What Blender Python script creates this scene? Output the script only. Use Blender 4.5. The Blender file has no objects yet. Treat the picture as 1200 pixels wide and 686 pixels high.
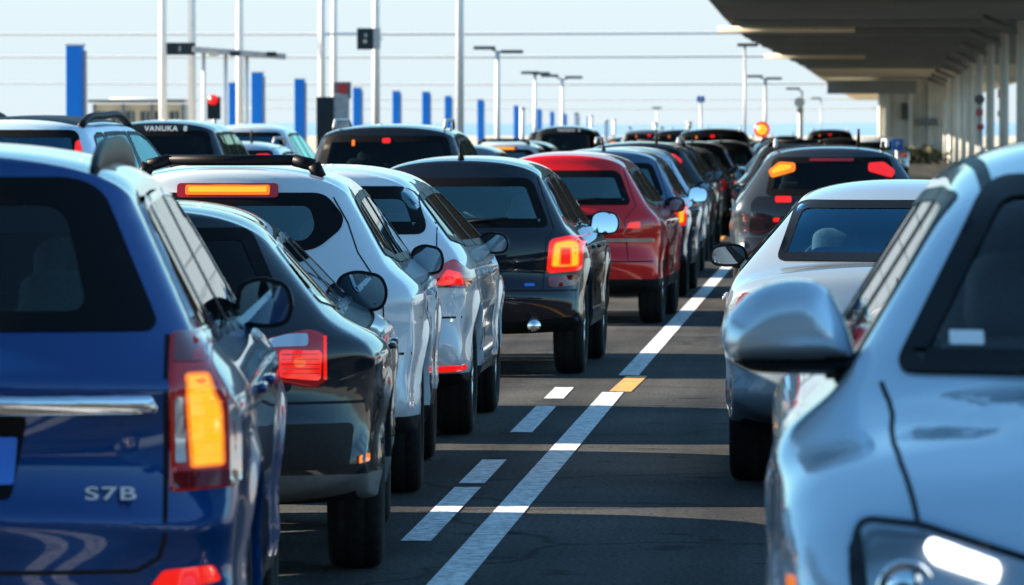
import bpy, bmesh, math, random
import numpy as np
from mathutils import Vector, Matrix
from mathutils.bvhtree import BVHTree
from mathutils.geometry import delaunay_2d_cdt

random.seed(7); np.random.seed(7)
R = math.radians
SC = bpy.context.scene
COL = SC.collection

# ------------------------------------------------------------------ camera, sky, sun, exposure
F = 6500.0; VX, VY = 1000.0, 155.0; CH = 1.75           # focal length and vanishing point in 1200x686 photo pixels
cam_data = bpy.data.cameras.new('camera'); cam = bpy.data.objects.new('camera', cam_data); COL.objects.link(cam)
cam_data.sensor_width = 36; cam_data.lens = F / 1200 * 36
cam.location = (0, 0, CH)
yaw = math.atan((VX - 600) / F); pitch = math.atan((343 - VY) / F)
cam.rotation_euler = (R(90) - pitch, 0, yaw)
cam_data.clip_start = 0.5; cam_data.clip_end = 20000
cam_data.dof.use_dof = True; cam_data.dof.focus_distance = 29; cam_data.dof.aperture_fstop = 8.5
SC.camera = cam

SUN_EL, SUN_AZ = R(25), R(4)      # sun on the left, a touch ahead of the camera
sdir = Vector((-math.cos(SUN_EL) * math.cos(SUN_AZ), math.cos(SUN_EL) * math.sin(SUN_AZ), math.sin(SUN_EL)))
world = bpy.data.worlds.new('World'); SC.world = world; world.use_nodes = True
nt = world.node_tree; bg = nt.nodes['Background']
sky = nt.nodes.new('ShaderNodeTexSky'); sky.sky_type = 'NISHITA'; sky.sun_disc = False
sky.sun_elevation = SUN_EL; sky.sun_rotation = math.atan2(-sdir.x, sdir.y)
sky.altitude = 0; sky.air_density = 1.0; sky.dust_density = 0.0; sky.ozone_density = 1.6
tint = nt.nodes.new('ShaderNodeMixRGB'); tint.blend_type = 'MULTIPLY'; tint.inputs[0].default_value = 1; tint.inputs[2].default_value = (.64, .91, .95, 1)
nt.links.new(sky.outputs[0], tint.inputs[1])
# thin pale haze veil low over the sea horizon, the same all round
tcw = nt.nodes.new('ShaderNodeTexCoord'); sepw = nt.nodes.new('ShaderNodeSeparateXYZ'); nt.links.new(tcw.outputs['Generated'], sepw.inputs[0])
mrw = nt.nodes.new('ShaderNodeMapRange'); mrw.interpolation_type = 'SMOOTHSTEP'; mrw.inputs[1].default_value = .012; mrw.inputs[2].default_value = .10; mrw.inputs[3].default_value = .95; mrw.inputs[4].default_value = 0
nt.links.new(sepw.outputs[2], mrw.inputs[0])
veil = nt.nodes.new('ShaderNodeMixRGB'); nt.links.new(mrw.outputs[0], veil.inputs[0]); nt.links.new(tint.outputs[0], veil.inputs[1])
SKY_S = 0.068; kv = 1 / (2 ** 1.95 * SKY_S); veil.inputs[2].default_value = (.755 * kv, .87 * kv, .965 * kv, 1)
nt.links.new(veil.outputs[0], bg.inputs[0]); bg.inputs[1].default_value = SKY_S
sl = bpy.data.lights.new('sun', 'SUN'); sun = bpy.data.objects.new('sun', sl); COL.objects.link(sun)
sl.energy = 5.0; sl.angle = R(0.6); sl.color = (1.0, 0.85, 0.66)
sun.rotation_euler = sdir.to_track_quat('Z', 'Y').to_euler()
SC.view_settings.view_transform = 'Standard'; SC.view_settings.look = 'None'
SC.view_settings.exposure = 1.95; SC.view_settings.gamma = 1
SC.cycles.use_denoising = True
SC.cycles.max_bounces = 8; SC.cycles.transparent_max_bounces = 16; SC.cycles.glossy_bounces = 4
SC.cycles.diffuse_bounces = 3; SC.cycles.caustics_reflective = False; SC.cycles.caustics_refractive = False
SC.cycles.sample_clamp_indirect = 6

# ------------------------------------------------------------------ materials
EX = 2 ** SC.view_settings.exposure
def mat(name, base=(.5, .5, .5), rough=.5, metal=0, coat=0, emit=None, estr=0, spec=.5, coat_rough=.03):
    m = bpy.data.materials.new(name); m.use_nodes = True
    p = m.node_tree.nodes['Principled BSDF']
    p.inputs['Base Color'].default_value = (*base, 1); p.inputs['Roughness'].default_value = rough
    p.inputs['Metallic'].default_value = metal; p.inputs['Coat Weight'].default_value = coat
    p.inputs['Coat Roughness'].default_value = coat_rough; p.inputs['Specular IOR Level'].default_value = spec
    if emit:
        p.inputs['Emission Color'].default_value = (*emit, 1); p.inputs['Emission Strength'].default_value = estr / EX * 1.0
    return m

def paint(name, base, metal=.35, rough=.32):
    m = mat(name, base, rough, metal, 1.0, spec=.08, coat_rough=.02)
    n = m.node_tree; p = n.nodes['Principled BSDF']
    # road dust: a faint film low on the flanks plus a very fine flake in the base coat
    tc = n.nodes.new('ShaderNodeTexCoord'); sep = n.nodes.new('ShaderNodeSeparateXYZ'); n.links.new(tc.outputs['Object'], sep.inputs[0])
    mr = n.nodes.new('ShaderNodeMapRange'); mr.inputs[1].default_value = .28; mr.inputs[2].default_value = .75
    mr.inputs[3].default_value = .25 if max(base) > .3 else .06; mr.inputs[4].default_value = 0
    n.links.new(sep.outputs[2], mr.inputs[0])
    no = n.nodes.new('ShaderNodeTexNoise'); no.inputs['Scale'].default_value = 5; no.inputs['Detail'].default_value = 6
    n.links.new(tc.outputs['Object'], no.inputs[0])
    mu = n.nodes.new('ShaderNodeMath'); mu.operation = 'MULTIPLY'; n.links.new(mr.outputs[0], mu.inputs[0]); n.links.new(no.outputs[0], mu.inputs[1])
    mx = n.nodes.new('ShaderNodeMixRGB'); mx.inputs[1].default_value = (*base, 1); mx.inputs[2].default_value = (.16, .14, .12, 1)
    n.links.new(mu.outputs[0], mx.inputs[0]); n.links.new(mx.outputs[0], p.inputs['Base Color'])
    return m

def glass(name, tint=(.25, .4, .42), fr=1.45):
    m = bpy.data.materials.new(name); m.use_nodes = True; n = m.node_tree
    n.nodes.remove(n.nodes['Principled BSDF']); out = n.nodes['Material Output']
    t = n.nodes.new('ShaderNodeBsdfTransparent'); t.inputs[0].default_value = (*tint, 1)
    g = n.nodes.new('ShaderNodeBsdfGlossy'); g.inputs['Roughness'].default_value = .01
    f = n.nodes.new('ShaderNodeFresnel'); f.inputs[0].default_value = fr
    mx = n.nodes.new('ShaderNodeMixShader'); n.links.new(f.outputs[0], mx.inputs[0])
    n.links.new(t.outputs[0], mx.inputs[1]); n.links.new(g.outputs[0], mx.inputs[2]); n.links.new(mx.outputs[0], out.inputs[0])
    return m

def noisy(name, c1, c2, scale, rough=.8, bump=.2, detail=8, metal=0):
    m = mat(name, c1, rough, metal); n = m.node_tree; p = n.nodes['Principled BSDF']
    tc = n.nodes.new('ShaderNodeTexCoord'); no = n.nodes.new('ShaderNodeTexNoise'); no.inputs['Scale'].default_value = scale; no.inputs['Detail'].default_value = detail
    n.links.new(tc.outputs['Object'], no.inputs[0])
    cr = n.nodes.new('ShaderNodeValToRGB'); cr.color_ramp.elements[0].position = .3; cr.color_ramp.elements[1].position = .7
    cr.color_ramp.elements[0].color = (*c1, 1); cr.color_ramp.elements[1].color = (*c2, 1)
    n.links.new(no.outputs[0], cr.inputs[0]); n.links.new(cr.outputs[0], p.inputs['Base Color'])
    if c1[0] < .03: p.inputs['Specular IOR Level'].default_value = .2
    if bump:
        b = n.nodes.new('ShaderNodeBump'); b.inputs['Strength'].default_value = bump; b.inputs['Distance'].default_value = .01
        n.links.new(no.outputs[0], b.inputs['Height']); n.links.new(b.outputs[0], p.inputs['Normal'])
    return m

def asphalt():
    m = mat('asphalt', (.05, .05, .05), .85, spec=.08); n = m.node_tree; p = n.nodes['Principled BSDF']
    tc = n.nodes.new('ShaderNodeTexCoord')
    a = n.nodes.new('ShaderNodeTexNoise'); a.inputs['Scale'].default_value = .55; a.inputs['Detail'].default_value = 6
    b = n.nodes.new('ShaderNodeTexNoise'); b.inputs['Scale'].default_value = 45; b.inputs['Detail'].default_value = 8
    v = n.nodes.new('ShaderNodeTexVoronoi'); v.inputs['Scale'].default_value = 130
    ck = n.nodes.new('ShaderNodeTexVoronoi'); ck.feature = 'DISTANCE_TO_EDGE'; ck.inputs['Scale'].default_value = .33
    wp = n.nodes.new('ShaderNodeTexNoise'); wp.inputs['Scale'].default_value = 1.3; wp.inputs['Detail'].default_value = 5
    ad = n.nodes.new('ShaderNodeMixRGB'); ad.blend_type = 'ADD'; ad.inputs[0].default_value = .5
    n.links.new(tc.outputs['Object'], wp.inputs[0]); n.links.new(tc.outputs['Object'], ad.inputs[1]); n.links.new(wp.outputs['Color'], ad.inputs[2]); n.links.new(ad.outputs[0], ck.inputs[0])
    for q in (a, b, v): n.links.new(tc.outputs['Object'], q.inputs[0])
    r1 = n.nodes.new('ShaderNodeValToRGB'); e = r1.color_ramp.elements
    e[0].position = .3; e[0].color = (.033, .036, .040, 1); e[1].position = .72; e[1].color = (.078, .077, .075, 1); n.links.new(a.outputs[0], r1.inputs[0])
    r2 = n.nodes.new('ShaderNodeValToRGB'); e = r2.color_ramp.elements
    e[0].position = .35; e[0].color = (.42, .42, .42, 1); e[1].position = .75; e[1].color = (1.7, 1.7, 1.65, 1); n.links.new(b.outputs[0], r2.inputs[0])
    x1 = n.nodes.new('ShaderNodeMixRGB'); x1.blend_type = 'MULTIPLY'; x1.inputs[0].default_value = 1; n.links.new(r1.outputs[0], x1.inputs[1]); n.links.new(r2.outputs[0], x1.inputs[2])
    r3 = n.nodes.new('ShaderNodeValToRGB'); e = r3.color_ramp.elements
    e[0].position = .0; e[0].color = (.25, .25, .25, 1); e[1].position = .014; e[1].color = (1, 1, 1, 1); n.links.new(ck.outputs[0], r3.inputs[0])
    x2 = n.nodes.new('ShaderNodeMixRGB'); x2.blend_type = 'MULTIPLY'; x2.inputs[0].default_value = .8; n.links.new(x1.outputs[0], x2.inputs[1]); n.links.new(r3.outputs[0], x2.inputs[2])
    mp = n.nodes.new('ShaderNodeMapping'); mp.inputs['Scale'].default_value = (1.6, .05, 1); st = n.nodes.new('ShaderNodeTexNoise'); st.inputs['Scale'].default_value = 1.2; st.inputs['Detail'].default_value = 5
    n.links.new(tc.outputs['Object'], mp.inputs[0]); n.links.new(mp.outputs[0], st.inputs[0])
    r4 = n.nodes.new('ShaderNodeValToRGB'); e = r4.color_ramp.elements; e[0].position = .36; e[0].color = (.6, .6, .62, 1); e[1].position = .6; e[1].color = (1.12, 1.12, 1.1, 1); n.links.new(st.outputs[0], r4.inputs[0])
    x3 = n.nodes.new('ShaderNodeMixRGB'); x3.blend_type = 'MULTIPLY'; x3.inputs[0].default_value = 1; n.links.new(x2.outputs[0], x3.inputs[1]); n.links.new(r4.outputs[0], x3.inputs[2])
    ov = n.nodes.new('ShaderNodeTexNoise'); ov.inputs['Scale'].default_value = 2.3; ov.inputs['Detail'].default_value = 3; n.links.new(tc.outputs['Object'], ov.inputs[0])
    r5 = n.nodes.new('ShaderNodeValToRGB'); e = r5.color_ramp.elements; e[0].position = .30; e[0].color = (.35, .35, .36, 1); e[1].position = .37; e[1].color = (1, 1, 1, 1); n.links.new(ov.outputs[0], r5.inputs[0])
    x4 = n.nodes.new('ShaderNodeMixRGB'); x4.blend_type = 'MULTIPLY'; x4.inputs[0].default_value = .9; n.links.new(x3.outputs[0], x4.inputs[1]); n.links.new(r5.outputs[0], x4.inputs[2])
    n.links.new(x4.outputs[0], p.inputs['Base Color'])
    bu = n.nodes.new('ShaderNodeBump'); bu.inputs['Strength'].default_value = .5; bu.inputs['Distance'].default_value = .006
    n.links.new(v.outputs[0], bu.inputs['Height']); n.links.new(bu.outputs[0], p.inputs['Normal'])
    return m

def worn(name, c):
    m = mat(name, c, .6); n = m.node_tree; p = n.nodes['Principled BSDF']
    tc = n.nodes.new('ShaderNodeTexCoord'); a = n.nodes.new('ShaderNodeTexNoise'); a.inputs['Scale'].default_value = 14; a.inputs['Detail'].default_value = 12; a.inputs['Roughness'].default_value = .8
    n.links.new(tc.outputs['Object'], a.inputs[0])
    r = n.nodes.new('ShaderNodeValToRGB'); e = r.color_ramp.elements
    e[0].position = .38; e[0].color = (.10, .10, .105, 1); e[1].position = .57; e[1].color = (*c, 1); n.links.new(a.outputs[0], r.inputs[0]); n.links.new(r.outputs[0], p.inputs['Base Color'])
    return m

def tglass(name, tint, refl, fr):
    m = glass(name, tint, fr); [q for q in m.node_tree.nodes if q.type == 'BSDF_GLOSSY'][0].inputs[0].default_value = (*refl, 1); return m
M = dict(
    asphalt=asphalt(), line_white=worn('white_road_paint', (.72, .74, .75)), line_yellow=worn('yellow_road_paint', (.74, .34, .02)),
    blue=paint('blue_paint', (.0015, .046, .185), .4), dark=paint('dark_grey_paint', (.008, .012, .018), .25),
    white=paint('white_paint', (.50, .57, .63), .05), pearl=paint('pearl_white_paint', (.62, .7, .78), .2),
    navy=paint('navy_paint', (.005, .008, .015), .2), red=paint('red_paint', (.58, .004, .006), .2),
    silver=paint('silver_paint', (.42, .5, .58), .55), grey=paint('grey_paint', (.12, .15, .18), .5), black=paint('black_paint', (.008, .009, .011), .2),
    sedansilver=paint('soft_silver_paint', (.30, .38, .45), .5), graphite=paint('graphite_paint', (.035, .045, .055), .5), ice=paint('ice_silver_paint', (.50, .64, .76), .45, .24), steel=paint('blue_grey_paint', (.05, .1, .17), .5), cyan=paint('pale_silver_blue_paint', (.54, .70, .82), .1),
    frit=mat('black_frit', (.003, .003, .004), .45, 0, 0, None, 0, .12), plastic=noisy('black_plastic', (.007, .007, .008), (.013, .013, .014), 60, .6, .1),
    greyplastic=noisy('grey_skirt_plastic', (.10, .10, .10), (.13, .13, .13), 30, .5, .1),
    rubber=noisy('tyre_rubber', (.008, .008, .008), (.016, .016, .016), 30, .85, .2),
    rim=mat('alloy', (.5, .5, .52), .25, .9), chrome=mat('chrome', (.8, .82, .85), .08, 1), mirror=mat('mirror_silver', (.22, .27, .32), .015, 1), mirrorB=mat('bright_mirror_silver', (.8, .85, .9), .02, 1),
    redglow=mat('bright_red_bulb', (.3, .02, .01), .2, 0, .5, (.98, .12, .03), 1.0), badge=mat('badge_silver', (.75, .78, .82), .35, .35), redlens=mat('red_lens', (.20, .004, .004), .12, 0, 1, (.8, .006, .004), .10), redlit=mat('lit_red_lens', (.3, .004, .004), .15, 0, .6, (.85, .012, .006), 1.0),
    darkred=mat('dark_red_lens', (.16, .004, .004), .1, 0, 1), clearlens=mat('clear_lens', (.6, .62, .66), .15, .5, 1),
    amber=mat('lit_amber_lamp', (.2, .06, .004), .2, 0, .5, (.95, .58, .02), 1.0), orange=mat('lit_orange_lamp', (.2, .04, .004), .2, 0, .5, (.95, .22, .006), 1.0),
    rib=mat('lens_rib', (.2, .06, .004), .2, 0, .5, (.95, .42, .012), 1.0), brakebar=mat('lit_brake_bar', (.2, .03, .004), .2, 0, .3, (.98, .36, .015), 1.0),
    ledwhite=mat('lit_white_led', (.9, .9, .9), .2, 0, .3, (1, .97, .9), 4.0),
    glass=tglass('window_glass', (.60, .92, .97), (.6, 1, 1), 2.3), blueSUVglass=glass('tinted_glass', (.55, .85, .9), 1.5), darkglass=glass('privacy_glass', (.06, .085, .1), 1.4), clear=glass('clear_glass', (.88, .97, .98)),
    sideglass=glass('side_glass', (.62, .74, .78), 1.6), lampglass=glass('headlight_glass', (.85, .92, .95), 1.4), blueglass=tglass('blue_glass', (.30, .62, .85), (.3, .72, 1), 2.4),
    cabin=noisy('cabin_trim', (.018, .018, .02), (.03, .03, .032), 25, .9, .1), liner=noisy('headliner_fabric', (.26, .27, .28), (.32, .33, .33), 40, .95, .05), seat=noisy('seat_fabric', (.09, .095, .10), (.13, .135, .14), 80, .95, .1),
    dash=mat('dashboard_plastic', (.02, .02, .022), .7), plate=noisy('number_plate_blue', (.03, .16, .62), (.04, .2, .7), 4, .35, 0), plateW=mat('number_plate_white', (.75, .75, .75), .4),
    gap=mat('panel_gap_black', (.003, .003, .003), .9),
    bluepost=noisy('blue_post_paint', (.003, .17, .66), (.004, .2, .72), 2, .4, 0), whitepole=noisy('white_pole_paint', (.72, .73, .74), (.8, .8, .8), 3, .45, 0),
    galv=noisy('galvanised_steel', (.3, .32, .34), (.42, .44, .46), 6, .5, 0, metal=.3), darkbox=noisy('dark_box_metal', (.012, .022, .03), (.02, .03, .04), 5, .5, 0),
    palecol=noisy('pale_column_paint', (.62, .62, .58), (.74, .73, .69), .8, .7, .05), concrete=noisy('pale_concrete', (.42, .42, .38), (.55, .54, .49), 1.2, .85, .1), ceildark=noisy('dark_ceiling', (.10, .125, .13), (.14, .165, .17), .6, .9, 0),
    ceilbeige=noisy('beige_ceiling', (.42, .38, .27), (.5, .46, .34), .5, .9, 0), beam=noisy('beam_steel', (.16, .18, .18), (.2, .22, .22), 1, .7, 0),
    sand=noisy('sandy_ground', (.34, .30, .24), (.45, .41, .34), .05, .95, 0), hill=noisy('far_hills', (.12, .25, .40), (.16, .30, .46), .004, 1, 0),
    signred=mat('red_sign_face', (.6, .02, .02), .4), signblue=mat('blue_sign_face', (.01, .14, .6), .4), signgrey=mat('grey_sign_face', (.12, .14, .16), .5), white_flat=mat('white_marking', (.8, .8, .8), .5),
    siglamp=mat('lit_yellow_signal', (.2, .1, .01), .3, 0, 0, (.97, .62, .05), 1.0), sigred=mat('lit_red_signal', (.6, .02, .02), .3, 0, 0, (.9, .01, .01), .9),
    cream=noisy('cream_wall', (.55, .47, .34), (.66, .57, .42), .5, .9, 0), winframe=mat('dark_window', (.05, .06, .07), .2),
    wire=mat('cable_grey', (.55, .6, .64), .6), shrub=noisy('dry_shrub', (.07, .08, .04), (.14, .13, .07), 8, .9, .3),
)

# ------------------------------------------------------------------ object helpers
def tag(o, label=None, cat=None, group=None, kind=None):
    for k, v in (('label', label), ('category', cat), ('group', group), ('kind', kind)):
        if v: o[k] = v
    return o

def empty(name, loc=(0, 0, 0), rz=0):
    o = bpy.data.objects.new(name, None); COL.objects.link(o); o.location = loc; o.rotation_euler = (0, 0, rz); o.empty_display_size = .3
    return o

def link(name, verts, faces, m, parent=None, smooth=True, mats=None, mi=None):
    me = bpy.data.meshes.new(name); me.from_pydata([tuple(v) for v in verts], [], [tuple(f) for f in faces])
    for q in (mats or [m]): me.materials.append(q)
    if mi is not None: me.polygons.foreach_set('material_index', np.asarray(mi, dtype=np.int32))
    me.polygons.foreach_set('use_smooth', np.full(len(me.polygons), bool(smooth)))
    me.update()
    o = bpy.data.objects.new(name, me); COL.objects.link(o)
    if parent: o.parent = parent
    return o

def link_bm(name, bm, m, parent=None, smooth=False, bevel=0):
    if bevel:
        bmesh.ops.bevel(bm, geom=[e for e in bm.edges if e.calc_face_angle(0) > .6], offset=bevel, segments=2, affect='EDGES', profile=.6)
    bmesh.ops.recalc_face_normals(bm, faces=bm.faces)
    me = bpy.data.meshes.new(name); bm.to_mesh(me); bm.free(); me.materials.append(m)
    me.polygons.foreach_set('use_smooth', np.full(len(me.polygons), bool(smooth)))
    o = bpy.data.objects.new(name, me); COL.objects.link(o)
    if parent: o.parent = parent
    return o

def add_box(bm, c, s, rz=0):
    r = bmesh.ops.create_cube(bm, size=1); mtx = Matrix.Translation(c) @ Matrix.Rotation(rz, 4, 'Z') @ Matrix.Diagonal((*s, 1))
    bmesh.ops.transform(bm, matrix=mtx, verts=r['verts']); return r['verts']

def add_tube(bm, p, q, r0, r1=None, seg=12):
    p, q = Vector(p), Vector(q); r1 = r0 if r1 is None else r1; d = q - p
    r = bmesh.ops.create_cone(bm, cap_ends=True, segments=seg, radius1=r0, radius2=r1, depth=d.length)
    bmesh.ops.transform(bm, matrix=Matrix.Translation((p + q) / 2) @ d.to_track_quat('Z', 'Y').to_matrix().to_4x4(), verts=r['verts'])

def box(name, c, s, m, parent=None, bevel=0, rz=0):
    bm = bmesh.new(); add_box(bm, c, s, rz); return link_bm(name, bm, m, parent, False, bevel)

def tube(name, p, q, r0, m, parent=None, r1=None, seg=14):
    bm = bmesh.new(); add_tube(bm, p, q, r0, r1, seg); return link_bm(name, bm, m, parent, True)

def sweep(name, path, r, m, parent=None, seg=10, sx=1.0):
    P = [Vector(p) for p in path]; v, f = [], []; n = len(P)
    for i, p in enumerate(P):
        t = (P[min(i + 1, n - 1)] - P[max(i - 1, 0)]).normalized(); up = Vector((0, 0, 1)) if abs(t.z) < .9 else Vector((0, -1, 0)); a = t.cross(up).normalized(); b = a.cross(t)
        for j in range(seg): w = 2 * math.pi * j / seg; v.append(p + a * (math.cos(w) * r * sx) + b * (math.sin(w) * r))
    for i in range(n - 1):
        for j in range(seg): f.append((i * seg + j, i * seg + (j + 1) % seg, (i + 1) * seg + (j + 1) % seg, (i + 1) * seg + j))
    f += [tuple(range(seg))[::-1], tuple((n - 1) * seg + j for j in range(seg))]
    return link(name, v, f, m, parent)

def lathe(name, prof, m, parent=None, seg=40, axis='X', loc=(0, 0, 0)):
    v, f = [], []; n = len(prof)
    for i in range(seg):
        a = 2 * math.pi * i / seg
        for (h, r) in prof:
            v.append((h, r * math.cos(a), r * math.sin(a)) if axis == 'X' else (r * math.cos(a), r * math.sin(a), h))
    for i in range(seg):
        for j in range(n - 1):
            a, b = i * n + j, ((i + 1) % seg) * n + j
            f.append((a, b, b + 1, a + 1))
    o = link(name, v, f, m, parent); o.location = loc; return o

# ------------------------------------------------------------------ 2-D outline helpers
def rpoly(pts, r=.03, n=5):
    out = []; k = len(pts)
    for i in range(k):
        p, a, b = Vector(pts[i][:2]), Vector(pts[i - 1][:2]), Vector(pts[(i + 1) % k][:2])
        rr = pts[i][2] if len(pts[i]) > 2 else r
        da, db = (a - p), (b - p); la, lb = da.length, db.length
        if rr < 1e-4 or la < 1e-6 or lb < 1e-6: out.append((p.x, p.y)); continue
        t = min(rr, la * .48, lb * .48); s, e = p + da / la * t, p + db / lb * t
        for j in range(n + 1):
            u = j / n; q = s * (1 - u) ** 2 + p * 2 * u * (1 - u) + e * u * u; out.append((q.x, q.y))
    return out

def inside(pts, poly):
    pts = np.asarray(pts, float); x, y = pts[:, 0], pts[:, 1]; res = np.zeros(len(pts), bool); P = np.asarray(poly, float); j = len(P) - 1
    for i in range(len(P)):
        xi, yi = P[i]; xj, yj = P[j]
        c = ((yi > y) != (yj > y)) & (x < (xj - xi) * (y - yi) / ((yj - yi) if abs(yj - yi) > 1e-12 else 1e-12) + xi); res ^= c; j = i
    return res

def polydist(pts, poly):
    pts = np.asarray(pts, float); P = np.asarray(poly, float); Q = np.roll(P, -1, 0); best = np.full(len(pts), 1e9)
    for a, b in zip(P, Q):
        ab = b - a; t = np.clip(((pts - a) @ ab) / max(ab @ ab, 1e-12), 0, 1); d = np.hypot(*(pts - a - t[:, None] * ab).T); best = np.minimum(best, d)
    return best

def densify(poly, step):
    out = []
    for i, p in enumerate(poly):
        q = poly[(i + 1) % len(poly)]; L = math.hypot(q[0] - p[0], q[1] - p[1]); k = max(1, int(math.ceil(L / step)))
        for j in range(k): out.append((p[0] + (q[0] - p[0]) * j / k, p[1] + (q[1] - p[1]) * j / k))
    return out

def shrink(poly, d):
    """inset a roughly convex outline by d"""
    n = len(poly); area = sum(poly[i][0] * poly[(i + 1) % n][1] - poly[(i + 1) % n][0] * poly[i][1] for i in range(n)); s = 1 if area > 0 else -1; out = []
    for i in range(n):
        a, p, b = Vector(poly[i - 1]), Vector(poly[i]), Vector(poly[(i + 1) % n])
        t = (b - a); t = t.normalized() if t.length > 1e-9 else Vector((1, 0)); nn = Vector((-t.y, t.x)) * s; q = p + nn * d; out.append((q.x, q.y))
    return out

def cdt(poly, step, hole=None, rings=()):
    b = densify(poly, step); V = list(b); E = [(i, (i + 1) % len(b)) for i in range(len(b))]
    if hole:
        h = densify(hole, step); k = len(V); V += h; E += [(k + i, k + (i + 1) % len(h)) for i in range(len(h))]
    for rg in rings: V += densify(shrink(poly, rg), step)
    P = np.asarray(poly); lo, hi = P.min(0), P.max(0)
    gx, gy = np.meshgrid(np.arange(lo[0], hi[0], step) + step * .5, np.arange(lo[1], hi[1], step) + step * .5); g = np.stack([gx.ravel(), gy.ravel()], 1)
    if len(g):
        keep = inside(g, poly) & (polydist(g, poly) > max([step * .45] + [r + step * .4 for r in rings]))
        if hole: keep &= ~inside(g, hole) & (polydist(g, hole) > step * .45)
        V += [tuple(q) for q in g[keep]]
    r = delaunay_2d_cdt([Vector(v) for v in V], E, [], 0, 1e-6); v2 = np.array([tuple(v) for v in r[0]]); f = [tuple(q) for q in r[2]]
    c = np.array([v2[list(q)].mean(0) for q in f]); ok = inside(c, poly)
    if hole: ok &= ~inside(c, hole)
    return v2, [q for q, k in zip(f, ok) if k]

def strip(pts, w):
    L, Rr = [], []
    for i, p in enumerate(pts):
        a, b = Vector(pts[max(i - 1, 0)]), Vector(pts[min(i + 1, len(pts) - 1)]); t = (b - a).normalized(); n = Vector((-t.y, t.x)) * w / 2
        L.append((p[0] + n.x, p[1] + n.y)); Rr.append((p[0] - n.x, p[1] - n.y))
    return L + Rr[::-1]

def mir(poly): return [(-p[0],) + tuple(p[1:]) for p in poly][::-1]

def rnd(d, Rr, p=2.3): return (1 - (1 - np.clip(d / Rr, 0, 1)) ** p) ** (1 / p)

def inflate(name, poly, df, db, Rr, m, parent=None, step=.03, loc=(0, 0, 0), plane='XZ', back_flat=False):
    """a cushion-like solid from a 2-D outline: depth df on one side, db on the other, edges rounded over Rr"""
    rings = [Rr * k for k in (.03, .1, .25, .5) if Rr * k > 1e-4]
    v2, f = cdt(poly, step, None, rings); d = polydist(v2, poly); d[d < 1e-5] = 0; h = rnd(d, Rr)
    n = len(v2); bnd = d == 0
    front = np.stack([v2[:, 0], -df * h, v2[:, 1]], 1); back = np.stack([v2[:, 0], db * h, v2[:, 1]], 1)
    idx = np.where(bnd, np.arange(n), np.arange(n) + n); V = np.concatenate([front, back]); fs = []
    for t in f:
        a, b, c = (v2[i] for i in t); cw = (b[0] - a[0]) * (c[1] - a[1]) - (b[1] - a[1]) * (c[0] - a[0])
        t = t if cw > 0 else t[::-1]; fs.append(t); fs.append(tuple(idx[i] for i in t[::-1]))
    if plane == 'YZ': V = np.stack([V[:, 1], V[:, 0], V[:, 2]], 1); fs = [q[::-1] for q in fs]
    o = link(name, V, fs, m, parent); o.location = loc; return o

# ------------------------------------------------------------------ car body: side silhouette inflated to a rounded hull
def smooth1(a, sig, closed=False):
    k = int(max(1, round(sig * 3))); w = np.exp(-.5 * (np.arange(-k, k + 1) / max(sig, 1e-6)) ** 2); w /= w.sum()
    if closed: p = np.concatenate([a[-k:], a, a[:k]])
    else: p = np.concatenate([np.full(k, a[0]), a, np.full(k, a[-1])])
    return np.convolve(p, w, 'valid')

def catmull(P, step=.01):
    P = np.asarray(P, float); out = []
    for i in range(len(P) - 1):
        p0 = P[max(i - 1, 0)]; p1 = P[i]; p2 = P[i + 1]; p3 = P[min(i + 2, len(P) - 1)]; L = np.hypot(*(p2 - p1)[:2]); k = max(2, int(L / step))
        l0, l2 = max(np.hypot(*(p1 - p0)[:2]), 1e-3), max(np.hypot(*(p3 - p2)[:2]), 1e-3)
        m1 = ((p2 - p1) / L * l0 + (p1 - p0) / l0 * L) / (l0 + L) * L if i > 0 else (p2 - p1)
        m2 = ((p3 - p2) / l2 * L + (p2 - p1) / L * l2) / (l2 + L) * L if i < len(P) - 2 else (p2 - p1)
        t = np.linspace(0, 1, k, endpoint=False)[:, None]
        out.append((2 * t ** 3 - 3 * t ** 2 + 1) * p1 + (t ** 3 - 2 * t ** 2 + t) * m1 + (-2 * t ** 3 + 3 * t ** 2) * p2 + (t ** 3 - t ** 2) * m2)
    out.append(P[-1:]); return np.concatenate(out)

class Car: pass

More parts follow.
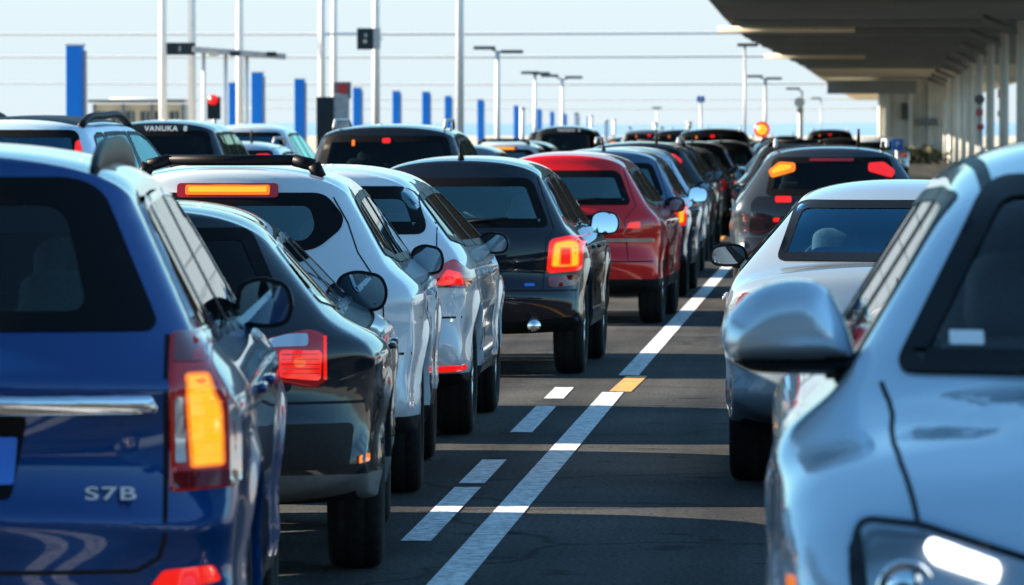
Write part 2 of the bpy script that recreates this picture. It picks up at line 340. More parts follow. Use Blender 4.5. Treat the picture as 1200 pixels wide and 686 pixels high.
def build_hull(S, ds=.03, rows=16, frows=14):
    L, W, H, zb = S['L'], S['W'], S['H'], S['zb']; wr = S['wr']; ar = wr + .055
    top = catmull(S['prof'])                         # columns y, z, corner radius
    ya, yf = S['axles']; zs = .27; bot = []
    y = top[-1, 0]; yend = top[0, 0]
    ys = np.arange(y - .02, yend + .015, -.015); zz = np.interp(ys, [yend, .6, L - .7, y], [top[0, 1], zs, zs, top[-1, 1]])
    for c in (ya, yf):
        u = np.abs(ys - c) / ar; arch = wr - .02 + ar * np.sqrt(np.clip(1 - u ** 2.4, 0, 1)) ** (1 / 1.1); zz = np.where(u < 1, np.maximum(zz, arch), zz)
    bot = np.stack([ys, zz, np.full(len(ys), .05)], 1)
    loop = np.concatenate([top, bot]); is_bot = np.concatenate([np.zeros(len(top)), np.ones(len(bot))])
    d = np.hypot(*np.diff(np.concatenate([loop, loop[:1]])[:, :2], axis=0).T); s = np.concatenate([[0], np.cumsum(d)]); tot = s[-1]; n = int(tot / .01); u = np.linspace(0, tot, n, endpoint=False)
    loop2 = np.stack([np.interp(u, s, np.append(loop[:, k], loop[0, k])) for k in range(3)], 1); ib = np.interp(u, s, np.append(is_bot, is_bot[0]))
    sg = S.get('smooth', 1.6)
    B = np.stack([smooth1(loop2[:, 0], sg, True), smooth1(loop2[:, 1], sg, True)], 1); RR = smooth1(loop2[:, 2], 8, True)
    k = max(1, int(round(ds / .01))); sel = np.arange(0, n, k); P = B[sel]; Rs = RR[sel]; ibs = ib[sel]
    zsp = S.get('zsp', .84); c0, c1 = .34, L - .45
    C = np.stack([np.clip(P[:, 0], c0, c1), np.full(len(P), zsp)], 1); D = C - P; Ld = np.hypot(*D.T)
    th = np.linspace(0, math.pi / 2, rows + 1); dd = 1 - np.cos(th) ** (2 / 2.3)      # 0..1 of R
    T = np.zeros((len(P), rows + frows + 1))
    for i in range(len(P)):
        Ri = min(Rs[i] * 1.1, Ld[i] * .8); T[i, :rows + 1] = dd * Ri / Ld[i]; t0 = T[i, rows]; T[i, rows:] = t0 + (1 - t0) * np.linspace(0, 1, frows + 1)
    pts = P[:, None, :] + T[:, :, None] * D[:, None, :]; nr = pts.shape[1]; q = pts.reshape(-1, 2)
    dist = np.zeros(len(q)); near = np.zeros(len(q), int); B32 = B.astype(np.float32)
    for a in range(0, len(q), 2000):
        z = q[a:a + 2000].astype(np.float32); e = ((z[:, None, :] - B32[None]) ** 2).sum(2); near[a:a + 2000] = e.argmin(1)
    best = np.full(len(q), 1e9)
    for off in (-1, 0):
        A = B[(near + off) % n]; Bb = B[(near + off + 1) % n]; ab = Bb - A; t = np.clip(((q - A) * ab).sum(1) / np.maximum((ab * ab).sum(1), 1e-12), 0, 1); best = np.minimum(best, np.hypot(*(q - A - t[:, None] * ab).T))
    dist = best; X = half_width(S, q[:, 0], q[:, 1]) * rnd(dist, RR[near]); X = X.reshape(len(P), nr); X[:, 0] = 0
    ns = len(P); V = []
    right = np.concatenate([X[:, :, None], pts], 2).reshape(-1, 3); left = right.copy(); left[:, 0] *= -1; left = left.reshape(ns, nr, 3)[:, 1:].reshape(-1, 3)
    V = np.concatenate([right, left]); base = ns * nr
    i, j = np.meshgrid(np.arange(ns), np.arange(nr - 1), indexing='ij'); i2 = (i + 1) % ns
    fr = np.stack([i * nr + j, i * nr + j + 1, i2 * nr + j + 1, i2 * nr + j], -1).reshape(-1, 4)
    def li(a, b): return np.where(b == 0, a * nr, base + a * (nr - 1) + b - 1)
    fl = np.stack([li(i, j), li(i2, j), li(i2, j + 1), li(i, j + 1)], -1).reshape(-1, 4)
    bf = ((ibs[i.ravel()] > .5) & (j.ravel() < rows * .75)).astype(int)
    if S.get('post'): V = S['post'](V)
    return V, np.concatenate([fr, fl]), np.concatenate([bf, bf])

def half_width(S, y, z):
    L, W, H, zb = S['L'], S['W'], S['H'], S['zb']; w = W / 2; rw = S['roofw']
    zt = np.arange(0, H + .3, .005)
    tab = np.interp(zt, [0, .2, .32, .5, .62, .74, .86, zb - .07, zb, zb + .03, H - .1, H + .3], [.9 * w, .93 * w, .965 * w, .99 * w, w, w, w * .998, w * .985, w * S.get('sh', .95), w * (S.get('sh', .95) - .03), rw, rw - .17])
    tab = smooth1(tab, 5)
    tab += .010 * np.exp(-((zt - (zb - .13)) / .035) ** 2) - .014 * np.exp(-((zt - .60) / .09) ** 2) + .008 * np.exp(-((zt - .42) / .05) ** 2)
    x = np.interp(z, zt, tab)
    pr, pf = S.get('plan', (.06, .13)); a = np.clip((.9 - y) / .9, 0, 1); b = np.clip((y - (L - 1.0)) / 1.0, 0, 1)
    x = x * (1 - pr * a ** 2 - pf * b ** 2.2)
    for c in S['axles']:
        r = np.hypot(y - c, z - S['wr']); x = x + .020 * np.exp(-((r - S['wr'] - .09) / .075) ** 2)
    return x

DIRS = {'rear': Vector((0, 1, 0)), 'front': Vector((0, -1, 0)), 'right': Vector((-1, 0, 0)), 'left': Vector((1, 0, 0)), 'top': Vector((0, 0, -1))}
def lift(side, p, L):
    return {'rear': Vector((p[0], -3, p[1])), 'front': Vector((p[0], L + 3, p[1])), 'right': Vector((4, p[0], p[1])), 'left': Vector((-4, p[0], p[1])), 'top': Vector((p[0], p[1], 4))}[side]

def panel(car, name, poly, side, m, parent=None, off=.004, step=.05, thick=.014, hole=None, smooth=True, bulge=0, bR=.03):
    """lay an outline onto the car body: every point is cast along the side's axis onto the hull and stood off by off"""
    v2, f = cdt(poly, step, hole, [bR * .12, bR * .4, bR] if bulge else ()); d = DIRS[side]; V = []; N = []; bl = bulge * rnd(polydist(v2, poly), bR) if bulge else np.zeros(len(v2))
    for p, bq in zip(v2, bl):
        o = lift(side, p, car.L); loc, nor, _, _ = car.bvh.ray_cast(o, d)
        if loc is None:
            g = {'rear': (p[0], .3, p[1]), 'front': (p[0], car.L - .3, p[1]), 'right': (1, p[0], p[1]), 'left': (-1, p[0], p[1]), 'top': (p[0], p[1], 1)}[side]
            loc, nor, _, _ = car.bvh.find_nearest(Vector(g))
        if nor.dot(d) > 0: nor = -nor
        V.append(loc + nor * (off + bq)); N.append(nor)
    fs = []
    for t in f:
        a, b, c = (V[i] for i in t[:3]); fs.append(t if (b - a).cross(c - a).dot(d) < 0 else t[::-1])
    if thick:
        cnt = {}
        for t in fs:
            for i in range(len(t)):
                e = (t[i], t[(i + 1) % len(t)]); cnt[e] = cnt.get(e, 0) + 1
        k = len(V); mp = {}
        for (a, b) in [e for e in cnt if (e[1], e[0]) not in cnt]:
            for q in (a, b):
                if q not in mp: mp[q] = len(V); V.append(V[q].copy()); V.append(V[q] - N[q] * thick)
            fs.append((mp[b], mp[a], mp[a] + 1, mp[b] + 1))
    return link(name, V, fs, m, parent or car.root, smooth)

def cut(car, poly, side):
    car.cuts.append((poly, side))

def window(car, name, poly, side, m, ring=.06, frame='window_frame', fm=None, step=.05, fthick=.008, foff=.006):
    """glass pane let into the body, its black surround covering the edge of the opening"""
    P = rpoly(poly, .05); inner = shrink(P, ring); cut(car, shrink(P, ring * .45), side)
    g = panel(car, name, shrink(P, ring * .3), side, m, off=.003, step=step, thick=0)
    panel(car, frame, P, side, fm or M['frit'], g, off=foff, step=step, thick=fthick, hole=inner)
    return g

def make_car(name, S, body_mat, ds=.03, rows=16):
    car = Car(); car.S = S; car.L = S['L']; car.W = S['W']; car.root = empty(name); car.cuts = []
    car.V, car.Fc, car.bf = build_hull(S, ds, rows); car.mat = body_mat
    car.bvh = BVHTree.FromPolygons([Vector(v) for v in car.V], [tuple(int(q) for q in f) for f in car.Fc])
    return car

def finish_body(car, cladding=0, clad_mat=None, liner=True, name='body'):
    V, Fc = car.V, car.Fc; C = V[Fc].mean(1); nrm = np.cross(V[Fc[:, 1]] - V[Fc[:, 0]], V[Fc[:, 2]] - V[Fc[:, 0]]); nrm += np.cross(V[Fc[:, 2]] - V[Fc[:, 0]], V[Fc[:, 3]] - V[Fc[:, 0]])
    nrm /= np.maximum(np.linalg.norm(nrm, axis=1), 1e-12)[:, None]
    kill = np.zeros(len(Fc), bool)
    for poly, side in car.cuts:
        ax = {'rear': (0, 2), 'front': (0, 2), 'right': (1, 2), 'left': (1, 2), 'top': (0, 1)}[side]; d = np.array(DIRS[side])
        cand = np.where(inside(C[:, ax], poly))[0]
        for i in cand:
            o = lift(side, (C[i][ax[0]], C[i][ax[1]]), car.L); loc, _, _, dist = car.bvh.ray_cast(o, DIRS[side])
            if loc is not None and (loc - Vector(C[i])).length < .05: kill[i] = True
    keep = ~kill; Fk = Fc[keep]
    z = C[keep][:, 2]
    mats = [car.mat, M['plastic']]
    if cladding:
        bm = bmesh.new(); vs = [bm.verts.new(v) for v in V]; bm.verts.ensure_lookup_table()
        for f, b in zip(Fk, car.bf[keep]):
            try: q = bm.faces.new([vs[k] for k in f]); q.material_index = int(b); q.smooth = True
            except ValueError: pass
        bmesh.ops.bisect_plane(bm, geom=bm.verts[:] + bm.edges[:] + bm.faces[:], dist=1e-5, plane_co=(0, 0, cladding), plane_no=(0, 0, 1))
        bm.normal_update(); bm2 = bm.copy()
        for b, sgn in ((bm, 1), (bm2, -1)):
            dl = [f for f in b.faces if (f.calc_center_median().z - cladding) * sgn < 0]; bmesh.ops.delete(b, geom=dl, context='FACES')
            lo = [v for v in b.verts if not v.link_faces]; bmesh.ops.delete(b, geom=lo, context='VERTS')
        for nm, b, ms in ((name, bm, mats), ('lower_cladding', bm2, [clad_mat or M['plastic'], M['plastic']])):
            me = bpy.data.meshes.new(nm); b.to_mesh(me); b.free()
            for q in ms: me.materials.append(q)
            o = bpy.data.objects.new(nm, me); COL.objects.link(o); o.parent = car.root
            if nm == name: car.body = o
    else:
        car.body = link(name, V, Fk, None, car.root, True, mats, car.bf[keep])
    if liner:
        vn = np.zeros_like(V)
        for k in range(4): np.add.at(vn, Fc[:, k], nrm)
        vn /= np.maximum(np.linalg.norm(vn, axis=1), 1e-9)[:, None]; sg = 1.0 if (vn[:, 2] * (V[:, 2] > car.S['H'] - .15)).sum() > 0 else -1.0
        Vi = V - vn * sg * .03; hi = (z > car.S['zb'] - .3)
        link('cabin_liner', Vi, Fk[hi][:, ::-1], M['liner'], car.root)

def wheel_set(car, rim_col=None, seg=44, spokes=5):
    S = car.S; r = S['wr']; w = S.get('tw', .225); h = w / 2
    prof = [(-h * .72, r * .66), (-h * .95, r * .72), (-h, r * .84), (-h * .93, r * .94), (-h * .78, r * .985), (-h * .4, r), (-h * .36, r * .985), (-h * .3, r), (h * .3, r), (h * .36, r * .985), (h * .4, r), (h * .78, r * .985), (h * .93, r * .94), (h, r * .84), (h * .95, r * .72), (h * .72, r * .66)]
    for ya in S['axles']:
        for sx in (-1, 1):
            x = sx * (S['W'] / 2 - h - .02)
            t = lathe('wheel', prof, M['rubber'], car.root, seg, 'X', (x, ya, r))
            bm = bmesh.new(); rr = r * .68
            pr = [(h * .70, rr), (h * .82, rr * .97), (h * .78, rr * .9), (h * .1, rr * .88)]
            vs = []
            for i in range(seg):
                a = 2 * math.pi * i / seg; vs.append([bm.verts.new((sx * q[0], q[1] * math.cos(a), q[1] * math.sin(a))) for q in pr])
            for i in range(seg):
                for j in range(len(pr) - 1): bm.faces.new((vs[i][j], vs[(i + 1) % seg][j], vs[(i + 1) % seg][j + 1], vs[i][j + 1]))
            for k in range(spokes):
                a = 2 * math.pi * k / spokes
                for da in (-.16, .16):
                    p = Vector((sx * h * .70, math.cos(a) * rr * .12, math.sin(a) * rr * .12)); q = Vector((sx * h * .72, math.cos(a + da) * rr * .93, math.sin(a + da) * rr * .93)); add_tube(bm, p, q, rr * .085, rr * .06, 8)
            add_tube(bm, (sx * h * .45, 0, 0), (sx * h * .78, 0, 0), rr * .2, rr * .16, 18); add_tube(bm, (sx * h * .05, 0, 0), (sx * h * .15, 0, 0), rr * .75, rr * .75, 24)
            link_bm('rim', bm, rim_col or M['rim'], t, True)

def facing(v2, f): return [t if (v2[t[1]][0] - v2[t[0]][0]) * (v2[t[2]][1] - v2[t[0]][1]) - (v2[t[1]][1] - v2[t[0]][1]) * (v2[t[2]][0] - v2[t[0]][0]) > 0 else t[::-1] for t in f]
def mirrors(car, m, y, z, w=.22, h=.155, outer=1.0, stem=None, kx=.10, kz=-.10, gm=None):
    stem = stem or M['frit']
    for sx in (1, -1):
        x0 = half_width(car.S, np.array([y]), np.array([z]))[0]; cx = outer - w / 2
        o = [(-w / 2, -h * .38, .04), (-w * .42, h * .36, .07), (-w * .1, h * .52, .08), (w * .38, h * .40, .06), (w / 2, 0, .06), (w * .40, -h * .42, .05), (0, -h * .5, .05)]
        pl = rpoly(o if sx > 0 else mir(o), .05, 5)
        ho = inflate('mirror_housing', pl, .012, .12, .075, m, car.root, .025, (sx * cx, y, z))
        gp = shrink(pl, .014); v2, f = cdt(gp, .03)
        pl_y = lambda p, o: o - sx * kx * p[0] + kz * p[1] + .35 * (p[0] ** 2 + p[1] ** 2)      # tilted towards the driver, slightly convex
        link('mirror_glass', [(p[0], pl_y(p, -.027), p[1]) for p in v2], facing(v2, f), gm or M['mirror'], ho, True)
        rv, rf = cdt(pl, .03, gp); nn = len(rv)
        link('mirror_bezel', [(p[0], pl_y(p, -.030), p[1]) for p in rv], facing(rv, rf), M['plastic'], ho, False)
        bm = bmesh.new(); add_tube(bm, (sx * (x0 - .05), y + .05, z - h * .40), (sx * (cx - w * .1), y + .05, z - h * .34), .03, .024, 10); link_bm('mirror_arm', bm, stem, car.root, True)

def interior(car, y_front=2.05, y_rear=1.05, base=.62, lhd=True, headz=None, rear=True):
    S = car.S; zt = headz or S['H'] - .32
    def seat(x, y, top, w):
        hb = top - .17 - base
        b = inflate('seat', rpoly([(-w / 2, 0), (w / 2, 0), (w * .46, hb * .75), (w * .33, hb), (-w * .33, hb), (-w * .46, hb * .75)], .06), .07, .07, .09, M['seat'], car.root, .06, (x, y, base))
        b.rotation_euler = (R(-14), 0, 0)
        hd = inflate('headrest', rpoly([(-.13, 0), (.13, 0), (.12, .17), (.07, .2), (-.07, .2), (-.12, .17)], .06), .05, .05, .06, M['seat'], b, .04, (0, 0, hb - .005))
    for x in (-.37, .37): seat(x, y_front, zt + .02, .50)
    if rear:
        for x in (-.40, .40): seat(x, y_rear, zt - .06, .46)
        seat(0, y_rear + .01, zt - .10, .33)
    wx = S['W'] * .40
    box('cabin_floor', (0, S['L'] * .45, .45), (wx * 2, S['L'] * .5, .05), M['cabin'], car.root)
    box('parcel_shelf', (0, y_rear - .25, S['zb'] - .12), (wx * 1.9, .4, .04), M['cabin'], car.root)
    d = inflate('dashboard', rpoly([(-wx * .95, 0), (wx * .95, 0), (wx * .93, .3), (.1, .33), (-wx * .93, .34)], .06), .16, .3, .12, M['dash'], car.root, .08, (0, y_front + .95, S['zb'] - .36))
    st = bpy.data.objects.new('steering_wheel', torus_mesh()); COL.objects.link(st); st.parent = car.root; st.location = (-.37 if lhd else .37, y_front + .62, S['zb'] - .02); st.rotation_euler = (R(68), 0, 0)

_tm = []
def torus_mesh(Rm=.185, rm=.016, a=28, b=8):
    if _tm: return _tm[0]
    v, f = [], []
    for i in range(a):
        for j in range(b):
            u, w = 2 * math.pi * i / a, 2 * math.pi * j / b; v.append(((Rm + rm * math.cos(w)) * math.cos(u), (Rm + rm * math.cos(w)) * math.sin(u), rm * math.sin(w)))
            f.append((i * b + j, ((i + 1) % a) * b + j, ((i + 1) % a) * b + (j + 1) % b, i * b + (j + 1) % b))
    me = bpy.data.meshes.new('steering_wheel'); me.from_pydata(v, [], f); me.materials.append(M['dash']); me.polygons.foreach_set('use_smooth', np.full(len(f), True)); _tm.append(me); return me

def side_details(car, wins, gm=None, trim=None, doors=(), handles=(), sides=('right', 'left'), step=.06, ring=.035):
    for sd in sides:
        for w in wins: window(car, 'side_window', w, sd, gm or M['sideglass'], ring, 'window_trim', trim or M['frit'], step)
        for d in doors: panel(car, 'door_gap', strip(d, .009), sd, M['gap'], off=.0015, step=.08, thick=0)
        for (y, z) in handles:
            sx = 1 if sd == 'right' else -1; x = half_width(car.S, np.array([y]), np.array([z]))[0]
            h = inflate('door_handle', rpoly([(-.09, -.014), (.09, -.014), (.09, .014), (-.09, .014)], .013), .02, .01, .012, car.mat, car.root, .03, (sx * (x + .004), y, z), 'YZ')
            if sx > 0: h.scale = (-1, 1, 1)

def scale_prof(prof, L, H, L0, H0): return [(y * L / L0, z * H / H0 if z > .6 * H / H0 else z, r) for (y, z, r) in prof]

SUV = [(.34, .30, .10), (.12, .33, .22), (.03, .44, .28), (.0, .58, .30), (.015, .70, .30), (.055, .76, .30), (.065, .92, .28), (.085, 1.06, .24), (.14, 1.20, .20), (.29, 1.52, .17), (.335, 1.60, .15), (.345, 1.645, .14),
       (.52, 1.675, .13), (1.1, 1.70, .13), (1.8, 1.705, .13), (2.4, 1.675, .14), (2.75, 1.60, .15), (3.25, 1.32, .17), (3.55, 1.13, .18), (3.72, 1.07, .16), (4.2, 1.0, .18), (4.48, .90, .3), (4.62, .76, .4), (4.69, .58, .45), (4.68, .40, .45), (4.58, .28, .3), (4.40, .25, .1)]
SEDAN = [(.38, .28, .1), (.12, .32, .25), (.02, .42, .34), (.0, .56, .36), (.02, .74, .34), (.05, .95, .28), (.085, 1.02, .2), (.16, 1.055, .15), (.42, 1.075, .14), (.62, 1.09, .13), (1.1, 1.31, .13), (1.42, 1.42, .12), (1.8, 1.465, .12), (2.3, 1.47, .12), (2.7, 1.43, .13), (3.0, 1.35, .14),
         (3.5, 1.10, .16), (3.78, .98, .16), (4.2, .90, .18), (4.5, .79, .3), (4.68, .64, .42), (4.74, .48, .45), (4.70, .34, .4), (4.58, .25, .2), (4.40, .23, .1)]

def text_part(name, body, size, m, parent, loc, rot, extrude=.002, font_shear=0, spacing=1.0):
    c = bpy.data.curves.new(name, 'FONT'); c.body = body; c.size = size; c.extrude = extrude; c.align_x = 'CENTER'; c.align_y = 'CENTER'; c.space_character = spacing; c.offset = size * .012
    t = bpy.data.objects.new('tmp', c); COL.objects.link(t); dg = bpy.context.evaluated_depsgraph_get(); me = bpy.data.meshes.new_from_object(t.evaluated_get(dg)); bpy.data.objects.remove(t)
    me.name = name; me.materials.clear(); me.materials.append(m); o = bpy.data.objects.new(name, me); COL.objects.link(o); o.parent = parent; o.location = loc; o.rotation_euler = rot; return o

def rear_wiper(car, z, w):
    a, b = surf(car, 'rear', (.0, z)), surf(car, 'rear', (w, z + .035)); bm = bmesh.new(); k = Vector((0, -.03, .01))
    add_tube(bm, a + k * .4, a + k, .02, .016, 10); add_tube(bm, a + k, b + k, .009, .006, 8); add_tube(bm, b + k * .8 - Vector((w * .75, 0, .02)), b + k * .8 + Vector((w * .15, 0, .005)), .006, .006, 6); link_bm('rear_wiper', bm, M['plastic'], car.root, True)

def ribs(car, parent, x0, x1, z0, z1, n, off=.0168, m='rib'):
    for q in range(n):
        z = z0 + (z1 - z0) * (q + .5) / n; panel(car, 'lamp_rib', [(x0, z), (x1, z), (x1, z + .0028), (x0, z + .0028)], 'rear', M[m], parent, off=off, step=.03, thick=.002)

def both(car, name, poly, side, m, **k): return [panel(car, name, P, side, m, **k) for P in (poly, mir(poly))]

def place(car, X, Y, yaw_left=0, label='', cat='car', group='cars waiting in the border queue', flip=False):
    car.root.location = (X, Y, 0); car.root.rotation_euler = (0, 0, R(yaw_left) + (math.pi if flip else 0)); tag(car.root, label, cat, group); return car

def surf(car, side, p):
    loc, n, _, _ = car.bvh.ray_cast(lift(side, p, car.L), DIRS[side]); return loc

# ================================================================== setting
def sheet(name, x0, x1, y0, y1, z, m, nx=1, ny=1):
    v = [(x0, y0, z), (x1, y0, z), (x1, y1, z), (x0, y1, z)]; o = link(name, v, [(0, 1, 2, 3)], m, None, False); tag(o, kind='structure'); return o
sheet('ground', -4000, 4000, -600, 9000, -.008, M['sand'])
sheet('road', -22, 7.5, -120, 420, 0, M['asphalt'])

def marking(x0, y0, x1, y1, w, m, label=None):
    o = link('road_marking', [(x0 - w / 2, y0, .004), (x0 + w / 2, y0, .004), (x1 + w / 2, y1, .004), (x1 - w / 2, y1, .004)], [(0, 1, 2, 3)], m, None, False); tag(o, kind='structure')
marking(-1.53, 6, -1.61, 37.2, .145, M['line_white']); marking(-1.565, 37.3, -1.545, 39.7, .15, M['line_yellow']); marking(-1.61, 39.8, -1.68, 120, .145, M['line_white'])
for a, b, m in ((12, 16, 'line_white'), (23.6, 27.2, 'line_white'), (27.5, 29.5, 'line_white'), (32.2, 35.3, 'line_white'), (36.3, 37.9, 'line_white')): marking(-1.86 - .0075 * (a - 23), a, -1.86 - .0075 * (b - 23), b, .13, M[m])
marking(-2.3, 88, -2.32, 105, .35, M['line_yellow'])

# far shore: low blue hills along the horizon
def hills():
    v, f = [], []; n = 160
    for i in range(n + 1):
        x = -1600 + 2800 * i / n; h = 1.9 + 4.4 + .5 * math.sin(i * .13) + .35 * math.sin(i * .41 + 1) + .2 * random.random()
        v += [(x, 2600, -1), (x, 2640, h * .6), (x, 2760, h)]
    for i in range(n):
        for j in range(2): a = i * 3 + j; f.append((a, a + 3, a + 4, a + 1))
    tag(link('hills', v, f, M['hill'], None, True), kind='structure')
hills()

# ================================================================== hero cars
def spec(prof, L, H, L0, H0, **k):
    S = dict(L=L, H=H, prof=scale_prof(prof, L, H, L0, H0), axles=(.95, L - .93), wr=.36, W=1.86, zb=1.07, roofw=.60); S.update(k); return S
def suv(L=4.7, H=1.705, **k): return spec(SUV, L, H, 4.7, 1.705, **k)
def sedan(L=4.75, H=1.47, **k): return spec(SEDAN, L, H, 4.75, 1.47, **k)

def wins_suv(S, y0=.62):
    L = S['L'] / 4.7; b = S['zb'] + .035; t = S['H'] - .155
    return [[(y0 * L - .12, b + .05, .06), (1.02 * L, b + .005, .03), (1.02 * L, t, .03), (y0 * L + .02, t - .02, .08)],
            [(1.07 * L, b, .03), (1.93 * L, b - .01, .03), (1.93 * L, t + .015, .03), (1.07 * L, t, .03)],
            [(1.98 * L, b - .01, .03), (3.16 * L, b - .02, .05), (2.82 * L, b + (t - b) * .66, .1), (2.55 * L, t + .005, .08), (1.98 * L, t + .015, .03)]]
def doors_suv(S):
    L = S['L'] / 4.7; b = S['zb'] + .03
    return [[(1.955 * L, b), (1.96 * L, .7), (1.98 * L, .36)], [(3.14 * L, b - .06), (3.2 * L, .8), (3.18 * L, .36)], [(1.25 * L, b), (1.3 * L, .85), (1.42 * L, .6), (1.5 * L, .36)], [(1.5 * L, .36), (3.18 * L, .36)]]
def shield(car, gm=None, step=.07):
    S = car.S; b, t, rw = S['zb'], S['H'] - .105, S['roofw']
    window(car, 'windshield', [(-.70, b + .05), (.70, b + .05), (rw - .02, t), (-rw + .02, t)], 'front', gm or M['clear'], .05, 'windshield_frame', None, step)
def standard(car, handles=True, gm=None, trim=None, ss='suv', ring=.035):
    S = car.S; L = S['L'] / 4.7
    if ss == 'suv': wins, doors = wins_suv(S), doors_suv(S)
    else:
        L = S['L'] / 4.75; b = S['zb'] + .02; t = S['H'] - .125
        wins = [[(1.05 * L, b + .02, .03), (2.0 * L, b, .03), (2.0 * L, t + .01, .03), (1.62 * L, t - .005, .08), (1.28 * L, t - .10, .1)], [(2.06 * L, b, .03), (3.28 * L, b - .02, .05), (2.98 * L, b + (t - b) * .64, .1), (2.66 * L, t, .08), (2.06 * L, t + .01, .03)]]
        doors = [[(2.03 * L, b), (2.04 * L, .6), (2.06 * L, .33)], [(3.2 * L, b - .04), (3.26 * L, .7), (3.22 * L, .33)], [(1.25 * L, b), (1.32 * L, .7), (1.48 * L, .33)]]
    side_details(car, wins, gm, trim, doors, [(1.45 * L, S['zb'] - .12), (2.25 * L, S['zb'] - .13)] if handles else [], ring=ring)
    shield(car); wheel_set(car)

def rear_lamp_strip(car, z0, z1, x, m, ring=None):
    return panel(car, 'high_brake_lamp', rpoly([(-x, z0), (x, z0), (x, z1), (-x, z1)], .012), 'rear', m, off=.012, step=.05)

def tailgate(car, pts):
    for sx in (1, -1): panel(car, 'tailgate_gap', strip([(sx * x, z) for x, z in pts], .0065), 'rear', M['gap'], off=.0016, step=.04, thick=0)

def bumper_line(car, z, x=None, w=.012):
    x = x or car.W * .47
    panel(car, 'bumper_gap', strip([(-x, z), (x, z)], w), 'rear', M['gap'], off=.0015, step=.04, thick=0)

# ---- blue SUV, near left
def blue_suv():
    prof = list(suv()['prof'])
    S = suv(4.78, 1.72, W=1.95, zb=1.12, roofw=.63, wr=.37, sh=.92)
    S['prof'] = [(.34, .30, .10), (.12, .34, .22), (.045, .46, .28), (.02, .60, .30), (.0, .70, .30), (.005, .735, .30), (.035, .765, .28), (.05, .80, .28), (.055, .97, .28), (.035, 1.05, .27), (.04, 1.09, .26), (.075, 1.14, .24), (.12, 1.21, .21), (.32, 1.57, .17), (.365, 1.64, .15), (.37, 1.665, .14),
                 (.55, 1.69, .13)] + [(y * 4.78 / 4.7, z + .015, r) for (y, z, r) in SUV[13:]]
    c = make_car('blue_suv', S, M['blue'], .025, 22)
    fr = [(-.74, 1.21, .05), (.74, 1.21, .05), (.575, 1.585, .06), (.5, 1.625, .05), (-.5, 1.625, .05), (-.575, 1.585, .06)]
    P = rpoly(fr, .05); inner = rpoly([(-.545, 1.262, .06), (.545, 1.262, .06), (.47, 1.55, .06), (-.47, 1.55, .06)], .06)
    g = panel(c, 'rear_window', shrink(inner, -.02), 'rear', M['blueSUVglass'], off=.003, step=.05, thick=0); cut(c, shrink(inner, -.025), 'rear')
    panel(c, 'window_frame', P, 'rear', M['frit'], g, off=.006, step=.05, thick=.008, hole=inner)
    standard(c, trim=M['chrome'], ring=.022)
    panel(c, 'chrome_strip', rpoly([(-.73, .992), (.73, .992), (.735, 1.012), (.72, 1.042), (-.72, 1.042), (-.735, 1.012)], .012), 'rear', M['chrome'], off=.006, step=.03, thick=.01, bulge=.024, bR=.024)
    panel(c, 'plate_recess', rpoly([(-.345, .762), (.345, .762), (.39, .985), (-.39, .985)], .02), 'rear', M['frit'], off=.003, step=.05, thick=0)
    panel(c, 'number_plate', rpoly([(-.35, .80), (.352, .80), (.362, .93), (-.362, .93)], .01), 'rear', M['plate'], off=.012, step=.06, thick=.01)
    for sx in (1, -1):
        f = (lambda p: p) if sx > 0 else mir
        lo = rpoly(f([(.767, .775), (.945, .785), (.952, .9), (.945, 1.0), (.905, 1.07), (.875, 1.12), (.85, 1.207), (.765, 1.207)]), .018)
        tl = panel(c, 'tail_lamp', lo, 'rear', M['redlens'], off=.004, step=.03, thick=.02, bulge=.008, bR=.02)
        amb = rpoly(f([(.817, .837), (.905, .842), (.90, 1.0), (.865, 1.09), (.802, 1.09)]), .014)
        gl_ = panel(c, 'lamp_glow', amb, 'rear', M['orange'], tl, off=.016, step=.02, thick=.005)
        panel(c, 'lit_lamp_panel', shrink(amb, .009), 'rear', M['amber'], tl, off=.0175, step=.02, thick=.004)
        for q in range(6): panel(c, 'lamp_rib', rpoly(f([(.815 - .003 * (q > 3), .872 + q * .036), (.897 - max(0, q - 4) * .02, .872 + q * .036), (.897 - max(0, q - 4) * .02, .8745 + q * .036), (.815 - .003 * (q > 3), .8745 + q * .036)]), 0), 'rear', M['rib'], tl, off=.0184, step=.03, thick=.002)
        panel(c, 'lamp_base', rpoly(f([(.772, .782), (.94, .79), (.935, .83), (.772, .83)]), .008), 'rear', M['darkred'], tl, off=.0145, step=.03, thick=.004)
        panel(c, 'reversing_lens', rpoly(f([(.778, .855), (.806, .855), (.797, 1.035), (.778, 1.035)]), .006), 'rear', M['clearlens'], tl, off=.0152, step=.03, thick=.004)
        panel(c, 'lamp_top', rpoly(f([(.77, 1.12), (.862, 1.12), (.842, 1.2), (.77, 1.2)]), .008), 'rear', M['darkred'], tl, off=.0145, step=.03, thick=.004)
        panel(c, 'side_reflector', rpoly(f([(.918, .80), (.945, .80), (.943, .98), (.915, 1.03)]), .006), 'rear', M['clearlens'], tl, off=.0148, step=.03, thick=.004)
        panel(c, 'tailgate_gap', strip([(sx * .757, 1.2), (sx * .757, .66), (sx * .74, .60), (sx * .68, .565)], .012), 'rear', M['gap'], off=.0016, step=.04, thick=0)
        panel(c, 'rear_reflector', rpoly(f([(.70, .50), (.90, .53), (.88, .575), (.75, .565)]), .012), 'rear', M['redlit'], off=.008, step=.04)
        inflate('roof_rail', catmull([(.50, 1.63), (.62, 1.675), (.78, 1.705), (1.4, 1.735), (2.2, 1.72), (2.5, 1.68), (2.65, 1.62)], .05).tolist() + [(1.6, 1.64)], .013, .013, .012, M['frit'], c.root, .06, (sx * .54, 0, 0), 'YZ')
    panel(c, 'tailgate_gap', strip([(-.68, .565), (.68, .565)], .012), 'rear', M['gap'], off=.0016, step=.04, thick=0)
